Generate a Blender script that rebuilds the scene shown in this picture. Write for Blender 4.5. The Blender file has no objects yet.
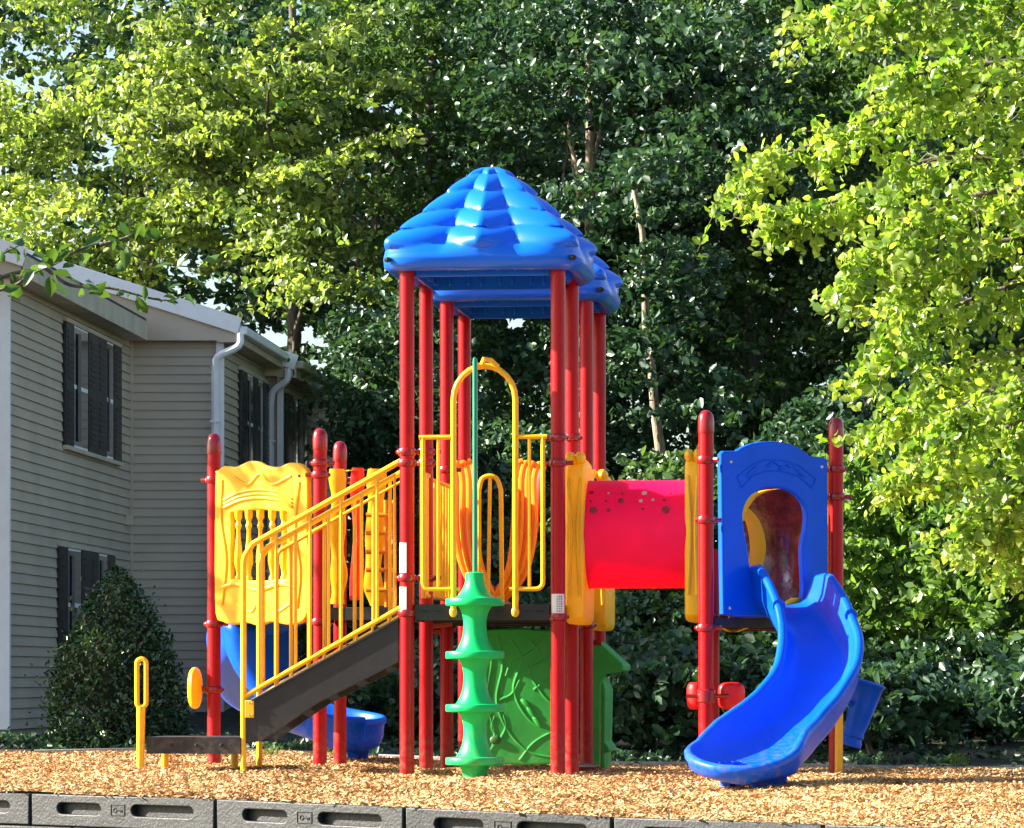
import bpy, bmesh, math, random
import numpy as np
from mathutils import Vector, Matrix
random.seed(7); rng = np.random.default_rng(7)
PI = math.pi
F = 3780.0; CX = 512.0; HY = 675.0; CH = 0.76
sc = bpy.context.scene
COL = sc.collection

# ------------------------------------------------------------------ camera
cam = bpy.data.cameras.new("camera"); camo = bpy.data.objects.new("camera", cam); COL.objects.link(camo)
camo.location = (0, 0, CH); camo.rotation_euler = (PI/2, 0, 0)
cam.sensor_width = 36; cam.lens = F/1024*36; cam.shift_y = (HY-414)/1024; cam.clip_end = 600; cam.clip_start = 0.2
sc.camera = camo

def W(px, py, Y):                       # measured point of the photo at a known distance
    return Vector(((px-CX)*Y/F, Y, CH-(py-HY)*Y/F))
def Zat(py, Y): return CH-(py-HY)*Y/F

# ------------------------------------------------------------------ light
sun_az = math.radians(91)               # measured from "towards the camera", going left
sun_el = math.radians(28)
sd = Vector((-math.sin(sun_az)*math.cos(sun_el), -math.cos(sun_az)*math.cos(sun_el), math.sin(sun_el)))
w = bpy.data.worlds.new("World"); sc.world = w; w.use_nodes = True
nt = w.node_tree; bg = nt.nodes["Background"]
sky = nt.nodes.new("ShaderNodeTexSky"); sky.sky_type = 'NISHITA'; sky.sun_disc = False
sky.sun_elevation = sun_el; sky.sun_rotation = math.atan2(sd.x, sd.y); sky.air_density = 1.0; sky.dust_density = 1.5
nt.links.new(sky.outputs[0], bg.inputs[0]); bg.inputs[1].default_value = 0.062
L = bpy.data.lights.new("sun", 'SUN'); L.energy = 5.0; L.angle = math.radians(0.5); L.color = (1.0, 0.93, 0.80)
lo = bpy.data.objects.new("sun", L); COL.objects.link(lo); lo.rotation_euler = sd.to_track_quat('Z', 'Y').to_euler()
lo.location = (-20, 20, 20)
sc.view_settings.view_transform = 'Standard'; sc.view_settings.look = 'None'; sc.view_settings.gamma = 1
sc.view_settings.exposure = 2.1
sc.render.engine = 'CYCLES'
sc.cycles.max_bounces = 8; sc.cycles.transparent_max_bounces = 8; sc.cycles.diffuse_bounces = 4; sc.cycles.transmission_bounces = 5

# ------------------------------------------------------------------ materials
def mat(name, col, rough=0.5, var=0.12, scale=6.0, bump=0.0, bscale=30.0, coat=0.0, spec=0.5, sss=0.0, trans=0.0, metal=0.0, col2=None, stretch=None, dirt=False):
    m = bpy.data.materials.new(name); m.use_nodes = True
    t = m.node_tree; b = t.nodes["Principled BSDF"]
    tc = t.nodes.new("ShaderNodeTexCoord"); n = t.nodes.new("ShaderNodeTexNoise"); n.inputs["Scale"].default_value = scale
    n.inputs["Detail"].default_value = 6
    src = tc.outputs["Object"]
    if stretch:
        mp = t.nodes.new("ShaderNodeMapping"); mp.inputs["Scale"].default_value = stretch
        t.links.new(src, mp.inputs[0]); src = mp.outputs[0]
    t.links.new(src, n.inputs["Vector"])
    r = t.nodes.new("ShaderNodeValToRGB")
    c2 = col2 or tuple(min(1, c*(1+var)+var*0.02) for c in col)
    c1 = tuple(c*(1-var) for c in col)
    r.color_ramp.elements[0].position = 0.3; r.color_ramp.elements[1].position = 0.7
    r.color_ramp.elements[0].color = (*c1, 1); r.color_ramp.elements[1].color = (*c2, 1)
    t.links.new(n.outputs["Fac"], r.inputs[0]); t.links.new(r.outputs[0], b.inputs["Base Color"])
    b.inputs["Roughness"].default_value = rough; b.inputs["Metallic"].default_value = metal
    b.inputs["Specular IOR Level"].default_value = spec
    b.inputs["Coat Weight"].default_value = coat; b.inputs["Coat Roughness"].default_value = 0.12
    if sss: 
        b.inputs["Subsurface Weight"].default_value = sss; b.inputs["Subsurface Scale"].default_value = 0.03
        b.inputs["Subsurface Radius"].default_value = (1, .6, .2)
    mr = t.nodes.new("ShaderNodeMapRange"); mr.inputs[3].default_value = rough*0.8; mr.inputs[4].default_value = min(1, rough*1.25)
    n2 = t.nodes.new("ShaderNodeTexNoise"); n2.inputs["Scale"].default_value = scale*3; n2.inputs["Detail"].default_value = 4
    t.links.new(tc.outputs["Object"], n2.inputs["Vector"]); t.links.new(n2.outputs["Fac"], mr.inputs[0]); t.links.new(mr.outputs[0], b.inputs["Roughness"])
    if dirt:
        ge = t.nodes.new("ShaderNodeNewGeometry"); sx = t.nodes.new("ShaderNodeSeparateXYZ"); t.links.new(ge.outputs["Position"], sx.inputs[0])
        dn = t.nodes.new("ShaderNodeTexNoise"); dn.inputs["Scale"].default_value = 22; dn.inputs["Detail"].default_value = 7; t.links.new(ge.outputs["Position"], dn.inputs["Vector"])
        m1 = t.nodes.new("ShaderNodeMapRange"); m1.inputs[1].default_value = .0; m1.inputs[2].default_value = .45; m1.inputs[3].default_value = .55; m1.inputs[4].default_value = .02; t.links.new(sx.outputs[2], m1.inputs[0])
        m2 = t.nodes.new("ShaderNodeMapRange"); m2.inputs[1].default_value = .42; m2.inputs[2].default_value = .72; t.links.new(dn.outputs["Fac"], m2.inputs[0])
        mm = t.nodes.new("ShaderNodeMath"); mm.operation = 'MULTIPLY'; t.links.new(m1.outputs[0], mm.inputs[0]); t.links.new(m2.outputs[0], mm.inputs[1])
        dm = t.nodes.new("ShaderNodeMix"); dm.data_type = 'RGBA'; dm.inputs[7].default_value = (.22, .15, .09, 1)
        t.links.new(mm.outputs[0], dm.inputs[0]); t.links.new(r.outputs[0], dm.inputs[6]); t.links.new(dm.outputs[2], b.inputs["Base Color"])
    if bump:
        bp = t.nodes.new("ShaderNodeBump"); bp.inputs["Strength"].default_value = bump; bp.inputs["Distance"].default_value = 0.01
        n3 = t.nodes.new("ShaderNodeTexNoise"); n3.inputs["Scale"].default_value = bscale; n3.inputs["Detail"].default_value = 5
        t.links.new(src, n3.inputs["Vector"]); t.links.new(n3.outputs["Fac"], bp.inputs["Height"]); t.links.new(bp.outputs[0], b.inputs["Normal"])
    if trans:
        tr = t.nodes.new("ShaderNodeBsdfTranslucent"); mx = t.nodes.new("ShaderNodeMixShader"); mx.inputs[0].default_value = trans
        t.links.new(r.outputs[0], tr.inputs[0]); out = t.nodes["Material Output"]
        t.links.new(b.outputs[0], mx.inputs[1]); t.links.new(tr.outputs[0], mx.inputs[2]); t.links.new(mx.outputs[0], out.inputs[0])
    return m
def leafmat(name, c1, c2, trans=0.4, rough=0.45, tcol=None, spec=0.4):
    m = bpy.data.materials.new(name); m.use_nodes = True
    t = m.node_tree; b = t.nodes["Principled BSDF"]
    a = t.nodes.new("ShaderNodeAttribute"); a.attribute_name = "rnd"
    r = t.nodes.new("ShaderNodeValToRGB"); r.color_ramp.elements[0].color = (*c1, 1); r.color_ramp.elements[1].color = (*c2, 1)
    t.links.new(a.outputs["Fac"], r.inputs[0]); t.links.new(r.outputs[0], b.inputs["Base Color"])
    b.inputs["Roughness"].default_value = rough; b.inputs["Specular IOR Level"].default_value = spec
    tr = t.nodes.new("ShaderNodeBsdfTranslucent")
    hs = t.nodes.new("ShaderNodeMix"); hs.data_type = 'RGBA'; hs.blend_type = 'MULTIPLY'; hs.inputs[0].default_value = 1
    t.links.new(r.outputs[0], hs.inputs[6]); hs.inputs[7].default_value = (*(tcol or (1.9, 1.6, 0.5)), 1)
    t.links.new(hs.outputs[2], tr.inputs[0])
    mx = t.nodes.new("ShaderNodeMixShader"); mx.inputs[0].default_value = trans
    t.links.new(b.outputs[0], mx.inputs[1]); t.links.new(tr.outputs[0], mx.inputs[2]); t.links.new(mx.outputs[0], t.nodes["Material Output"].inputs[0])
    return m

RED = mat("red_enamel", (0.40, 0.0015, 0.006), 0.32, coat=0.0, var=.06, spec=.28, dirt=True)
CAPM = mat("dark_red_clamp", (0.27, 0.003, 0.008), 0.25, coat=0.3, var=.1)
YEL = mat("yellow_enamel", (0.95, 0.50, 0.012), 0.35, var=.06, trans=.12, dirt=True)
YPL = mat("yellow_plastic", (0.98, 0.60, 0.008), 0.42, var=.05, bump=.15, bscale=14, trans=.22, dirt=True)
ORG = mat("orange_plastic", (0.95, 0.30, 0.012), 0.38, var=.08, trans=.15)
BLU = mat("blue_plastic", (0.0, 0.105, 0.78), 0.36, var=.05, coat=.0, spec=.2, bump=.05, bscale=9, trans=.10, dirt=True)
BLUR = mat("roof_blue_plastic", (0.0, 0.13, 0.80), 0.34, var=.06, scale=3, coat=.30, spec=.35)
GRN = mat("green_plastic", (0.002, 0.52, 0.13), 0.38, var=.06, spec=.35, trans=.12, dirt=True)
GRN2 = mat("leaf_green_plastic", (0.015, 0.33, 0.035), 0.5, var=.25, scale=2.5, bump=.2, bscale=10, dirt=True)
GPOLE = mat("green_enamel", (0.0, 0.20, 0.09), 0.25, coat=.6)
TUN = mat("tunnel_red_plastic", (0.97, 0.004, 0.10), 0.45, var=.04, trans=.35, spec=.3)
RPL = mat("red_plastic", (0.78, 0.012, 0.012), 0.4, var=.1, trans=.2)
CHAR = mat("charcoal_enamel", (0.010, 0.010, 0.013), 0.5, var=.2, bump=.1, dirt=True)
MAR = mat("maroon_bubble", (0.16, 0.016, 0.016), 0.12, var=.6, scale=9, bump=1.0, bscale=16, coat=.8)
STK = mat("sticker_white", (0.75, 0.74, 0.72), 0.5)
INK = mat("sticker_ink", (0.25, 0.25, 0.27), 0.5)
HOLE = mat("dark_slot", (0.012, 0.012, 0.014), 0.8)
STEEL = mat("bolt_steel", (0.55, 0.55, 0.55), 0.3, metal=1)
TIMB = mat("grey_border_plastic", (0.018, 0.019, 0.021), 0.55, var=.35, scale=14, bump=.4, bscale=60)
BTOP = mat("weathered_border_plastic", (0.22, 0.22, 0.23), 0.7, var=.3, bump=.3)
SID = mat("taupe_vinyl_siding", (0.47, 0.395, 0.295), 0.55, var=.1, scale=1.5, bump=.1, bscale=40)
SID2 = mat("weathered_vinyl_siding", (0.50, 0.43, 0.33), 0.55, var=.1, scale=1.5, bump=.1, bscale=40)
FAS = mat("beige_fascia", (0.52, 0.46, 0.34), 0.6, var=.15, scale=3)
WHT = mat("white_trim", (0.86, 0.87, 0.88), 0.4, var=.05)
SHUT = mat("black_shutter_vinyl", (0.018, 0.020, 0.024), 0.4, var=.2)
GLS = mat("window_glass", (0.03, 0.034, 0.04), 0.05, var=.3, scale=2, coat=1)
CURT = mat("grey_blind", (0.12, 0.12, 0.125), 0.5, var=.15, scale=4)
ROOFM = mat("asphalt_shingle", (0.06, 0.055, 0.05), 0.9, var=.3, scale=20, bump=.6)
FOUND = mat("foundation_concrete", (0.10, 0.09, 0.08), 0.9, var=.3, scale=6, bump=.5)
BARK = mat("grey_brown_bark", (0.10, 0.080, 0.060), 0.9, var=.5, scale=5, bump=1.0, bscale=14, stretch=(6, 6, 1))
BARKL = mat("pale_bark", (0.30, 0.235, 0.16), 0.85, var=.5, scale=5, bump=.9, bscale=14, stretch=(5, 5, 1))
MULCH = mat("mulch_bed", (0.42, 0.23, 0.09), 0.95, var=.55, scale=45, bump=1.0, bscale=70)
SOIL = mat("forest_soil", (0.030, 0.026, 0.017), 0.95, var=.6, scale=5, bump=1.0, bscale=18)
LAWN = mat("lawn", (0.04, 0.07, 0.02), 0.95, var=.5, scale=12, bump=1.0, bscale=40)
CHIP = leafmat("wood_chips", (0.26, 0.12, 0.04), (0.78, 0.54, 0.27), trans=0.0, rough=.75, spec=.2)
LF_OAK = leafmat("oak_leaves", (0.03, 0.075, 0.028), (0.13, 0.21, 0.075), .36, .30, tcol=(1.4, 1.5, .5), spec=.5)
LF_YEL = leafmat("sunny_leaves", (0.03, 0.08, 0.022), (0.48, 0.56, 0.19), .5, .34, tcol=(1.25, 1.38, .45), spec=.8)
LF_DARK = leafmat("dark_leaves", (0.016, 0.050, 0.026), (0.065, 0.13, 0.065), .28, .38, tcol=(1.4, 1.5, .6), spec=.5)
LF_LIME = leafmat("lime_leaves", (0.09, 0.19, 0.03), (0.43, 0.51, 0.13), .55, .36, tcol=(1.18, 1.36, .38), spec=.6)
LF_BUSH = leafmat("holly_leaves", (0.014, 0.045, 0.016), (0.05, 0.11, 0.035), .12, .25, spec=.6)
LF_NEAR = leafmat("branch_leaves", (0.03, 0.085, 0.022), (0.07, 0.15, 0.04), .35, .35)
LF_MID = leafmat("fresh_leaves", (0.05, 0.12, 0.03), (0.22, 0.34, 0.09), .45, .36, tcol=(1.3, 1.4, .45), spec=.5)
GRS = leafmat("grass_blades", (0.05, 0.10, 0.02), (0.15, 0.22, 0.05), .4, .6)
TWIG = mat("dry_twig", (0.30, 0.20, 0.11), 0.8, var=.3)

# ------------------------------------------------------------------ mesh helpers
def tag(o, label=None, cat=None, group=None, kind=None):
    if label: o["label"] = label
    if cat: o["category"] = cat
    if group: o["group"] = group
    if kind: o["kind"] = kind
    return o
def empty(name, loc, rz=0, **k):
    o = bpy.data.objects.new(name, None); COL.objects.link(o); o.location = loc; o.rotation_euler = (0, 0, rz); o.empty_display_size = .2
    return tag(o, **k)

class G:
    def __init__(s): s.v = []; s.f = []; s.mi = []; s.cur = 0
    def add(s, vs, fs):
        n = len(s.v); s.v.extend([tuple(p) for p in vs]); s.f.extend([tuple(i+n for i in f) for f in fs]); s.mi.extend([s.cur]*len(fs)); return s
    def box(s, c, size, M=None):
        x, y, z = (q/2 for q in size)
        vs = [Vector((a, b, d)) for a in (-x, x) for b in (-y, y) for d in (-z, z)]
        if M is not None: vs = [M @ p for p in vs]
        c = Vector(c)
        return s.add([p+c for p in vs], [(0, 1, 3, 2), (4, 6, 7, 5), (0, 4, 5, 1), (2, 3, 7, 6), (0, 2, 6, 4), (1, 5, 7, 3)])
    def beam(s, a, b, wd, ht, up=(0, 0, 1)):     # box from a to b; wd sideways, ht along up
        a = Vector(a); b = Vector(b); d = b-a; l = d.length; d.normalize(); up = Vector(up)
        sd_ = d.cross(up).normalized(); u = sd_.cross(d).normalized()
        M = Matrix((d, sd_, u)).transposed()
        return s.box((a+b)/2, (l, wd, ht), M)
    def tube(s, pts, r, n=12, cap=True):
        pts = [Vector(p) for p in pts]; m = len(pts)
        rs = r if hasattr(r, '__len__') else [r]*m
        prev = None; rings = []
        for i, p in enumerate(pts):
            if i == 0: d = pts[1]-p
            elif i == m-1: d = p-pts[i-1]
            else: d = (pts[i+1]-p).normalized()+(p-pts[i-1]).normalized()
            d.normalize()
            if prev is None:
                ax = Vector((0, 0, 1)) if abs(d.z) < .9 else Vector((1, 0, 0)); e1 = d.cross(ax).normalized()
            else: e1 = (prev-d*prev.dot(d)).normalized()
            prev = e1; e2 = d.cross(e1)
            rings.append([p+(e1*math.cos(2*PI*k/n)+e2*math.sin(2*PI*k/n))*rs[i] for k in range(n)])
        vs = [q for R in rings for q in R]; fs = []
        for i in range(m-1):
            for k in range(n):
                a = i*n+k; b = i*n+(k+1) % n; fs.append((a, b, b+n, a+n))
        if cap: fs.append(tuple(reversed(range(n)))); fs.append(tuple((m-1)*n+k for k in range(n)))
        return s.add(vs, fs)
    def lathe(s, prof, c=(0, 0, 0), n=24, M=None):   # prof: (r,z)
        c = Vector(c); vs = []; fs = []; m = len(prof)
        for r, z in prof:
            for k in range(n):
                p = Vector((r*math.cos(2*PI*k/n), r*math.sin(2*PI*k/n), z))
                if M is not None: p = M @ p
                vs.append(p+c)
        for i in range(m-1):
            for k in range(n):
                a = i*n+k; b = i*n+(k+1) % n; fs.append((a, b, b+n, a+n))
        fs.append(tuple(reversed(range(n)))); fs.append(tuple((m-1)*n+k for k in range(n)))
        return s.add(vs, fs)
    def ell(s, c, r, M=None, n=16, pw=1.0):
        prof = []
        for i in range(n//2+1):
            a = -PI/2+PI*i/(n//2); prof.append((max(1e-4, abs(math.cos(a))**pw), math.copysign(abs(math.sin(a))**pw, a)))
        S = Matrix.Diagonal(Vector(r)); MM = (M @ S) if M is not None else S
        return s.lathe(prof, c, n, MM)
    def prism(s, poly, mp, d0, d1):        # poly 2d convex or simple; mp(a,b,c)->Vector
        n = len(poly); vs = [mp(a, b, d0) for a, b in poly]+[mp(a, b, d1) for a, b in poly]
        fs = [tuple(reversed(range(n))), tuple(range(n, 2*n))]+[(i, (i+1) % n, n+(i+1) % n, n+i) for i in range(n)]
        return s.add(vs, fs)
    def grid(s, rows, closed=False):
        m = len(rows); n = len(rows[0]); vs = [p for R in rows for p in R]; fs = []
        for i in range(m-1):
            for k in range(n if closed else n-1):
                a = i*n+k; b = i*n+(k+1) % n; fs.append((a, b, b+n, a+n))
        return s.add(vs, fs)
    def build(s, name, m, parent=None, sharp=35, bevel=0, solid=0, origin=None, sub=0, label=None, merge=0):
        me = bpy.data.meshes.new(name)
        vs = s.v
        if origin is not None: vs = [(p[0]-origin[0], p[1]-origin[1], p[2]-origin[2]) for p in vs]
        me.from_pydata(vs, [], s.f)
        ms = m if isinstance(m, (list, tuple)) else [m]
        for q in ms: me.materials.append(q)
        me.polygons.foreach_set("material_index", s.mi)
        bm = bmesh.new(); bm.from_mesh(me)
        if merge: bmesh.ops.remove_doubles(bm, verts=bm.verts, dist=merge)
        bmesh.ops.recalc_face_normals(bm, faces=bm.faces)
        ang = math.radians(sharp)
        for f in bm.faces: f.smooth = True
        for e in bm.edges:
            if len(e.link_faces) == 2:
                if e.calc_face_angle(0) > ang: e.smooth = False
        bm.to_mesh(me); bm.free()
        o = bpy.data.objects.new(name, me); COL.objects.link(o)
        if origin is not None: o.location = origin
        if parent is not None: o.parent = parent
        if solid:
            md = o.modifiers.new("t", 'SOLIDIFY'); md.thickness = solid; md.offset = 0
        if bevel:
            md = o.modifiers.new("b", 'BEVEL'); md.width = bevel; md.segments = 2; md.limit_method = 'ANGLE'; md.angle_limit = .6
        if sub:
            md = o.modifiers.new("s", 'SUBSURF'); md.levels = sub; md.render_levels = sub
        if label: o["label"] = label
        return o

def catmull(pts, n=8):
    pts = [Vector(p) for p in pts]; out = []
    P = [2*pts[0]-pts[1]]+pts+[2*pts[-1]-pts[-2]]
    for i in range(1, len(P)-2):
        p0, p1, p2, p3 = P[i-1:i+3]
        for k in range(n):
            t = k/n
            out.append(.5*((2*p1)+(p2-p0)*t+(2*p0-5*p1+4*p2-p3)*t*t+(3*p1-p0-3*p2+p3)*t**3))
    out.append(pts[-1]); return out
def smooth2(pts, n=5, closed=True):
    m = len(pts); out = []
    for i in range(m):
        p0, p1, p2, p3 = (Vector(pts[(i+j-1) % m]) for j in range(4))
        for k in range(n):
            t = k/n; q = .5*((2*p1)+(p2-p0)*t+(2*p0-5*p1+4*p2-p3)*t*t+(3*p1-p0-3*p2+p3)*t**3); out.append((q.x, q.y))
    return out
def plate(g, outer, holes, thick, bev, mp):
    """flat shape with holes -> thick bevelled plate, mapped by mp(a,b,c)"""
    cu = bpy.data.curves.new("tmp", 'CURVE'); cu.dimensions = '2D'; cu.fill_mode = 'BOTH'
    cu.extrude = thick/2-bev; cu.bevel_depth = bev; cu.bevel_resolution = 2; cu.offset = -bev
    for poly in [outer]+list(holes):
        sp = cu.splines.new('POLY'); sp.points.add(len(poly)-1); sp.use_cyclic_u = True
        for q, (a, b) in zip(sp.points, poly): q.co = (a, b, 0, 1)
    o = bpy.data.objects.new("tmp", cu); COL.objects.link(o)
    dg = bpy.context.evaluated_depsgraph_get(); me = o.evaluated_get(dg).to_mesh()
    vs = [mp(*v.co) for v in me.vertices]; fs = [tuple(p.vertices) for p in me.polygons]
    g.add(vs, fs)
    o.evaluated_get(dg).to_mesh_clear(); bpy.data.objects.remove(o); bpy.data.curves.remove(cu)

def fast_mesh(name, V, faces_n, idx, mtl, rnd=None, parent=None, origin=None):
    """V (N,3) array; idx (M,faces_n) array"""
    me = bpy.data.meshes.new(name); V = np.asarray(V, dtype=np.float32)
    if origin is not None: V = V-np.array(origin, dtype=np.float32)
    me.vertices.add(len(V)); me.vertices.foreach_set("co", V.ravel())
    M = len(idx); me.loops.add(M*faces_n); me.loops.foreach_set("vertex_index", idx.ravel().astype(np.int32))
    me.polygons.add(M); me.polygons.foreach_set("loop_start", (np.arange(M)*faces_n).astype(np.int32))
    me.update(calc_edges=True)
    if rnd is not None:
        a = me.attributes.new("rnd", 'FLOAT', 'POINT'); a.data.foreach_set("value", rnd.astype(np.float32))
    me.materials.append(mtl)
    o = bpy.data.objects.new(name, me); COL.objects.link(o)
    if origin is not None: o.location = origin
    if parent is not None: o.parent = parent; o.location = (0, 0, 0)
    return o

def leaves(name, C, size, mtl, parent=None, origin=None, up=0.6, aspect=.55, droop=.0, rb=None):
    """C (N,3): leaf centres. folded, pointed leaves of six vertices"""
    N = len(C)
    nrm = rng.normal(size=(N, 3)); nrm[:, 2] += up; nrm /= np.linalg.norm(nrm, axis=1, keepdims=True)
    d = rng.normal(size=(N, 3)); d[:, 2] -= droop
    d -= nrm*(d*nrm).sum(1, keepdims=True); d /= np.linalg.norm(d, axis=1, keepdims=True)
    e = np.cross(nrm, d)
    s = (size*(0.65+0.7*rng.random(N)))[:, None]; wd = s*aspect
    fold = s*0.12
    P = [C-d*s*.5, C-d*s*.15+e*wd*.5+nrm*fold, C+d*s*.22+e*wd*.38+nrm*fold*.8, C+d*s*.5, C+d*s*.22-e*wd*.38+nrm*fold*.8, C-d*s*.15-e*wd*.5+nrm*fold]
    V = np.stack(P, 1).reshape(-1, 3)
    b = (np.arange(N)*6)[:, None]
    idx = np.concatenate([b+np.array([[0, 3, 2, 1]]), b+np.array([[0, 5, 4, 3]])], 0)
    r = rng.random(N) if rb is None else np.clip(rb+rng.normal(size=N)*.18, 0, 1)
    return fast_mesh(name, V, 4, idx, mtl, np.repeat(r, 6), parent, origin)

# ------------------------------------------------------------------ terrain
def sstep(a, b, x):
    t = min(1, max(0, (x-a)/(b-a))); return t*t*(3-2*t)
def front_edge(x):   # y of the front border line
    return np.interp(x, [-4.2, -2.945, -1.744, -.609, .542, 1.55, 2.75], [24.0, 23.1, 22.2, 21.3, 20.5, 19.75, 18.9])
def front_z(x): return float(np.interp(x, [-3, -1.7, -.6, .54, 1.5], [.03, .025, .008, -.016, -.025]))
def back_edge(x): return 33.2-.34*x
def gz(x, y):
    z = .05*sstep(-.6, -2.0, x)-.05*sstep(28.5, 32, y)*sstep(-1, 2, x)
    z += (front_z(x)-.02-z)*(1-sstep(20.5, 25.5, y-.0))
    z += .018*math.sin(x*2.1+1)*math.sin(y*1.7)+.012*math.sin(x*5.3)*math.cos(y*4.1+.5)
    # scuffed mounds beside posts
    for mx, my, a, r in ((2.15, 26.4, .06, .5), (1.0, 27.2, .03, .6), (-.2, 28.4, .035, .5), (2.9, 27.2, .03, .4), (-1.1, 29.0, .03, .4), (1.25, 24.6, -.05, .45), (-2.1, 27.4, -.04, .5), (.5, 26.6, -.035, .6), (-.3, 25.2, .02, .8), (3.0, 25.0, .025, .9)):
        z += a*math.exp(-((x-mx)**2+(y-my)**2)/(r*r))
    return z
def gz_out(x, y):
    z = gz(x, y)
    if y > 31: z += (.10-z)*sstep(33, 40, y)+1.2*sstep(44, 62, y)
    return z
def terrain(name, x0, x1, y0, y1, nx, ny, fn, m, dz=0):
    V = []; 
    for j in range(ny+1):
        for i in range(nx+1):
            x = x0+(x1-x0)*i/nx; y = y0+(y1-y0)*j/ny; V.append((x, y, fn(x, y)+dz))
    F_ = [(j*(nx+1)+i, j*(nx+1)+i+1, (j+1)*(nx+1)+i+1, (j+1)*(nx+1)+i) for j in range(ny) for i in range(nx)]
    g = G(); g.add(V, F_); return g
def outer_fn(x, y):
    fe = float(front_edge(x))
    inside = (y > fe-.05) and (y < back_edge(x)+.05)
    if y < fe: return -.42-.5*sstep(20, 0, y)
    if y <= back_edge(x)+.1: return -.40
    return gz_out(x, y)
g = G()
xs = list(np.linspace(-6, 6, 61)); 
xs = [-300, -120, -60, -30, -15, -9]+xs+[9, 15, 30, 60, 120, 300]
ys_front = [-60, -10, 0, 8, 14, 17]
# front ground (below the border) and rear ground as one sheet
rows = []
for yy in ys_front: rows.append([Vector((x, yy, -.42-.5*sstep(20, 0, yy))) for x in xs])
rows.append([Vector((x, float(front_edge(x))-.0, -.42)) for x in xs])
rows.append([Vector((x, float(front_edge(x))+.12, -.40)) for x in xs])
rows.append([Vector((x, max(back_edge(max(-6, min(6, x)))-.02, float(front_edge(x))+.3), -.40)) for x in xs])
rows.append([Vector((x, back_edge(max(-6, min(6, x)))+.1, gz_out(max(-6, min(6, x)), back_edge(max(-6, min(6, x))))-.04)) for x in xs])
for yy in (37, 39, 41, 43, 46, 50, 55, 60, 70, 90, 150, 400):
    rows.append([Vector((x, yy+.0, (gz_out(max(-6, min(6, x)), min(yy, 62)))-.02)) for x in xs])
g.grid(rows); tag(g.build("ground", SOIL), kind="structure")
# mulch sheet
g = G(); rows = []
mx = np.linspace(-6.2, 6.2, 125)
for k in range(131):
    t = k/130
    rows.append([Vector((x, (float(front_edge(x))+.10)*(1-t)+(back_edge(x))*t, 0)) for x in mx])
for R in rows:
    for p in R: p.z = gz(p.x, p.y)
g.grid(rows); tag(g.build("mulch_ground", MULCH), kind="structure")
# lawn strip in front
g = G(); g.grid([[Vector((x, yy, -.416+(.0 if yy > 20 else 0)-.5*sstep(20, 0, yy)+.004)) for x in np.linspace(-8, 8, 30)] for yy in (12, 14, 16, 18)])
g.grid([[Vector((x, 18+(float(front_edge(x))-.02-18)*t, -.412-.5*sstep(20, 0, 18)*(1-t))) for x in np.linspace(-8, 8, 60)] for t in (0, .5, 1)])
tag(g.build("lawn", LAWN), kind="structure")
# wood chips, loose stuff
N = 300000
cy = 19.2+(35.2-19.2)*rng.random(N)**1.1; cx = (rng.random(N)*2-1)*(.150*cy+.25)
keep = (cy > front_edge(cx)+np.where(rng.random(N) < .12, -.03, .08)) & (cy < back_edge(cx)-.02); cx = cx[keep]; cy = cy[keep]; N = len(cx)
cz = np.array([max(gz(a, b), front_z(a)+.004) if b < front_edge(a)+.09 else gz(a, b) for a, b in zip(cx, cy)])+.004+.016*rng.random(N)
th = rng.random(N)*2*PI; tilt = rng.normal(size=N)*.35; tilt2 = rng.normal(size=N)*.4
ln = .009+.024*rng.random(N)**1.8; wd = .0035+.006*rng.random(N)
d = np.stack([np.cos(th)*np.cos(tilt), np.sin(th)*np.cos(tilt), np.sin(tilt)], 1)
e = np.stack([-np.sin(th)*np.cos(tilt2), np.cos(th)*np.cos(tilt2), np.sin(tilt2)], 1)
C = np.stack([cx, cy, cz], 1); a = d*ln[:, None]; b = e*wd[:, None]
V = np.stack([C-a-b*.6, C+a*.9-b, C+a+b*.7, C-a*.95+b], 1).reshape(-1, 3)
o = fast_mesh("wood_chips", V, 4, (np.arange(N)*4)[:, None]+np.arange(4)[None], CHIP, np.repeat(np.clip(rng.random(N)*.85+.12*np.sin(cx*1.9+np.sin(cy*1.3)*2)*np.sin(cy*1.1+cx*.7)+.10*np.sin(cx*6.1+cy*3)*np.sin(cy*5.2-cx*2)+.05, 0, 1), 4))
tag(o, label="loose golden wood chips covering the play area", cat="wood chips", kind="stuff")

# ------------------------------------------------------------------ PLAY STRUCTURE
AL = math.radians(6.4)
A0w = Vector(((407-CX)*27.9/F, 27.9, 0))
play = empty("play_structure", A0w, -AL, label="red, yellow and blue playground structure with two blue roofs, stairs, tunnel and slides", cat="playground set")
ca, sa = math.cos(AL), math.sin(AL)
def l(p):                                   # world -> structure coordinates
    x = p[0]-A0w.x; y = p[1]-A0w.y
    return Vector((x*ca-y*sa, x*sa+y*ca, p[2] if len(p) > 2 else 0))
def q(px, py, Y): return l(W(px, py, Y))
def wl(p):                                  # structure -> world
    return Vector((A0w.x+p[0]*ca+p[1]*sa, A0w.y-p[0]*sa+p[1]*ca, p[2]))
def onplane(px, py, P0, P1, off=0):
    """point of a vertical plane through local points P0,P1 seen at px,py -> (s,z)"""
    a = wl((P0[0], P0[1], 0)); b = wl((P1[0], P1[1], 0)); d = (b-a).normalized()
    k = (px-CX)/F; # X = k*Y
    # a.x+d.x*s = k*(a.y+d.y*s)
    s = (k*a.y-a.x)/(d.x-k*d.y); Y = a.y+d.y*s
    return s, Zat(py, Y)
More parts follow.
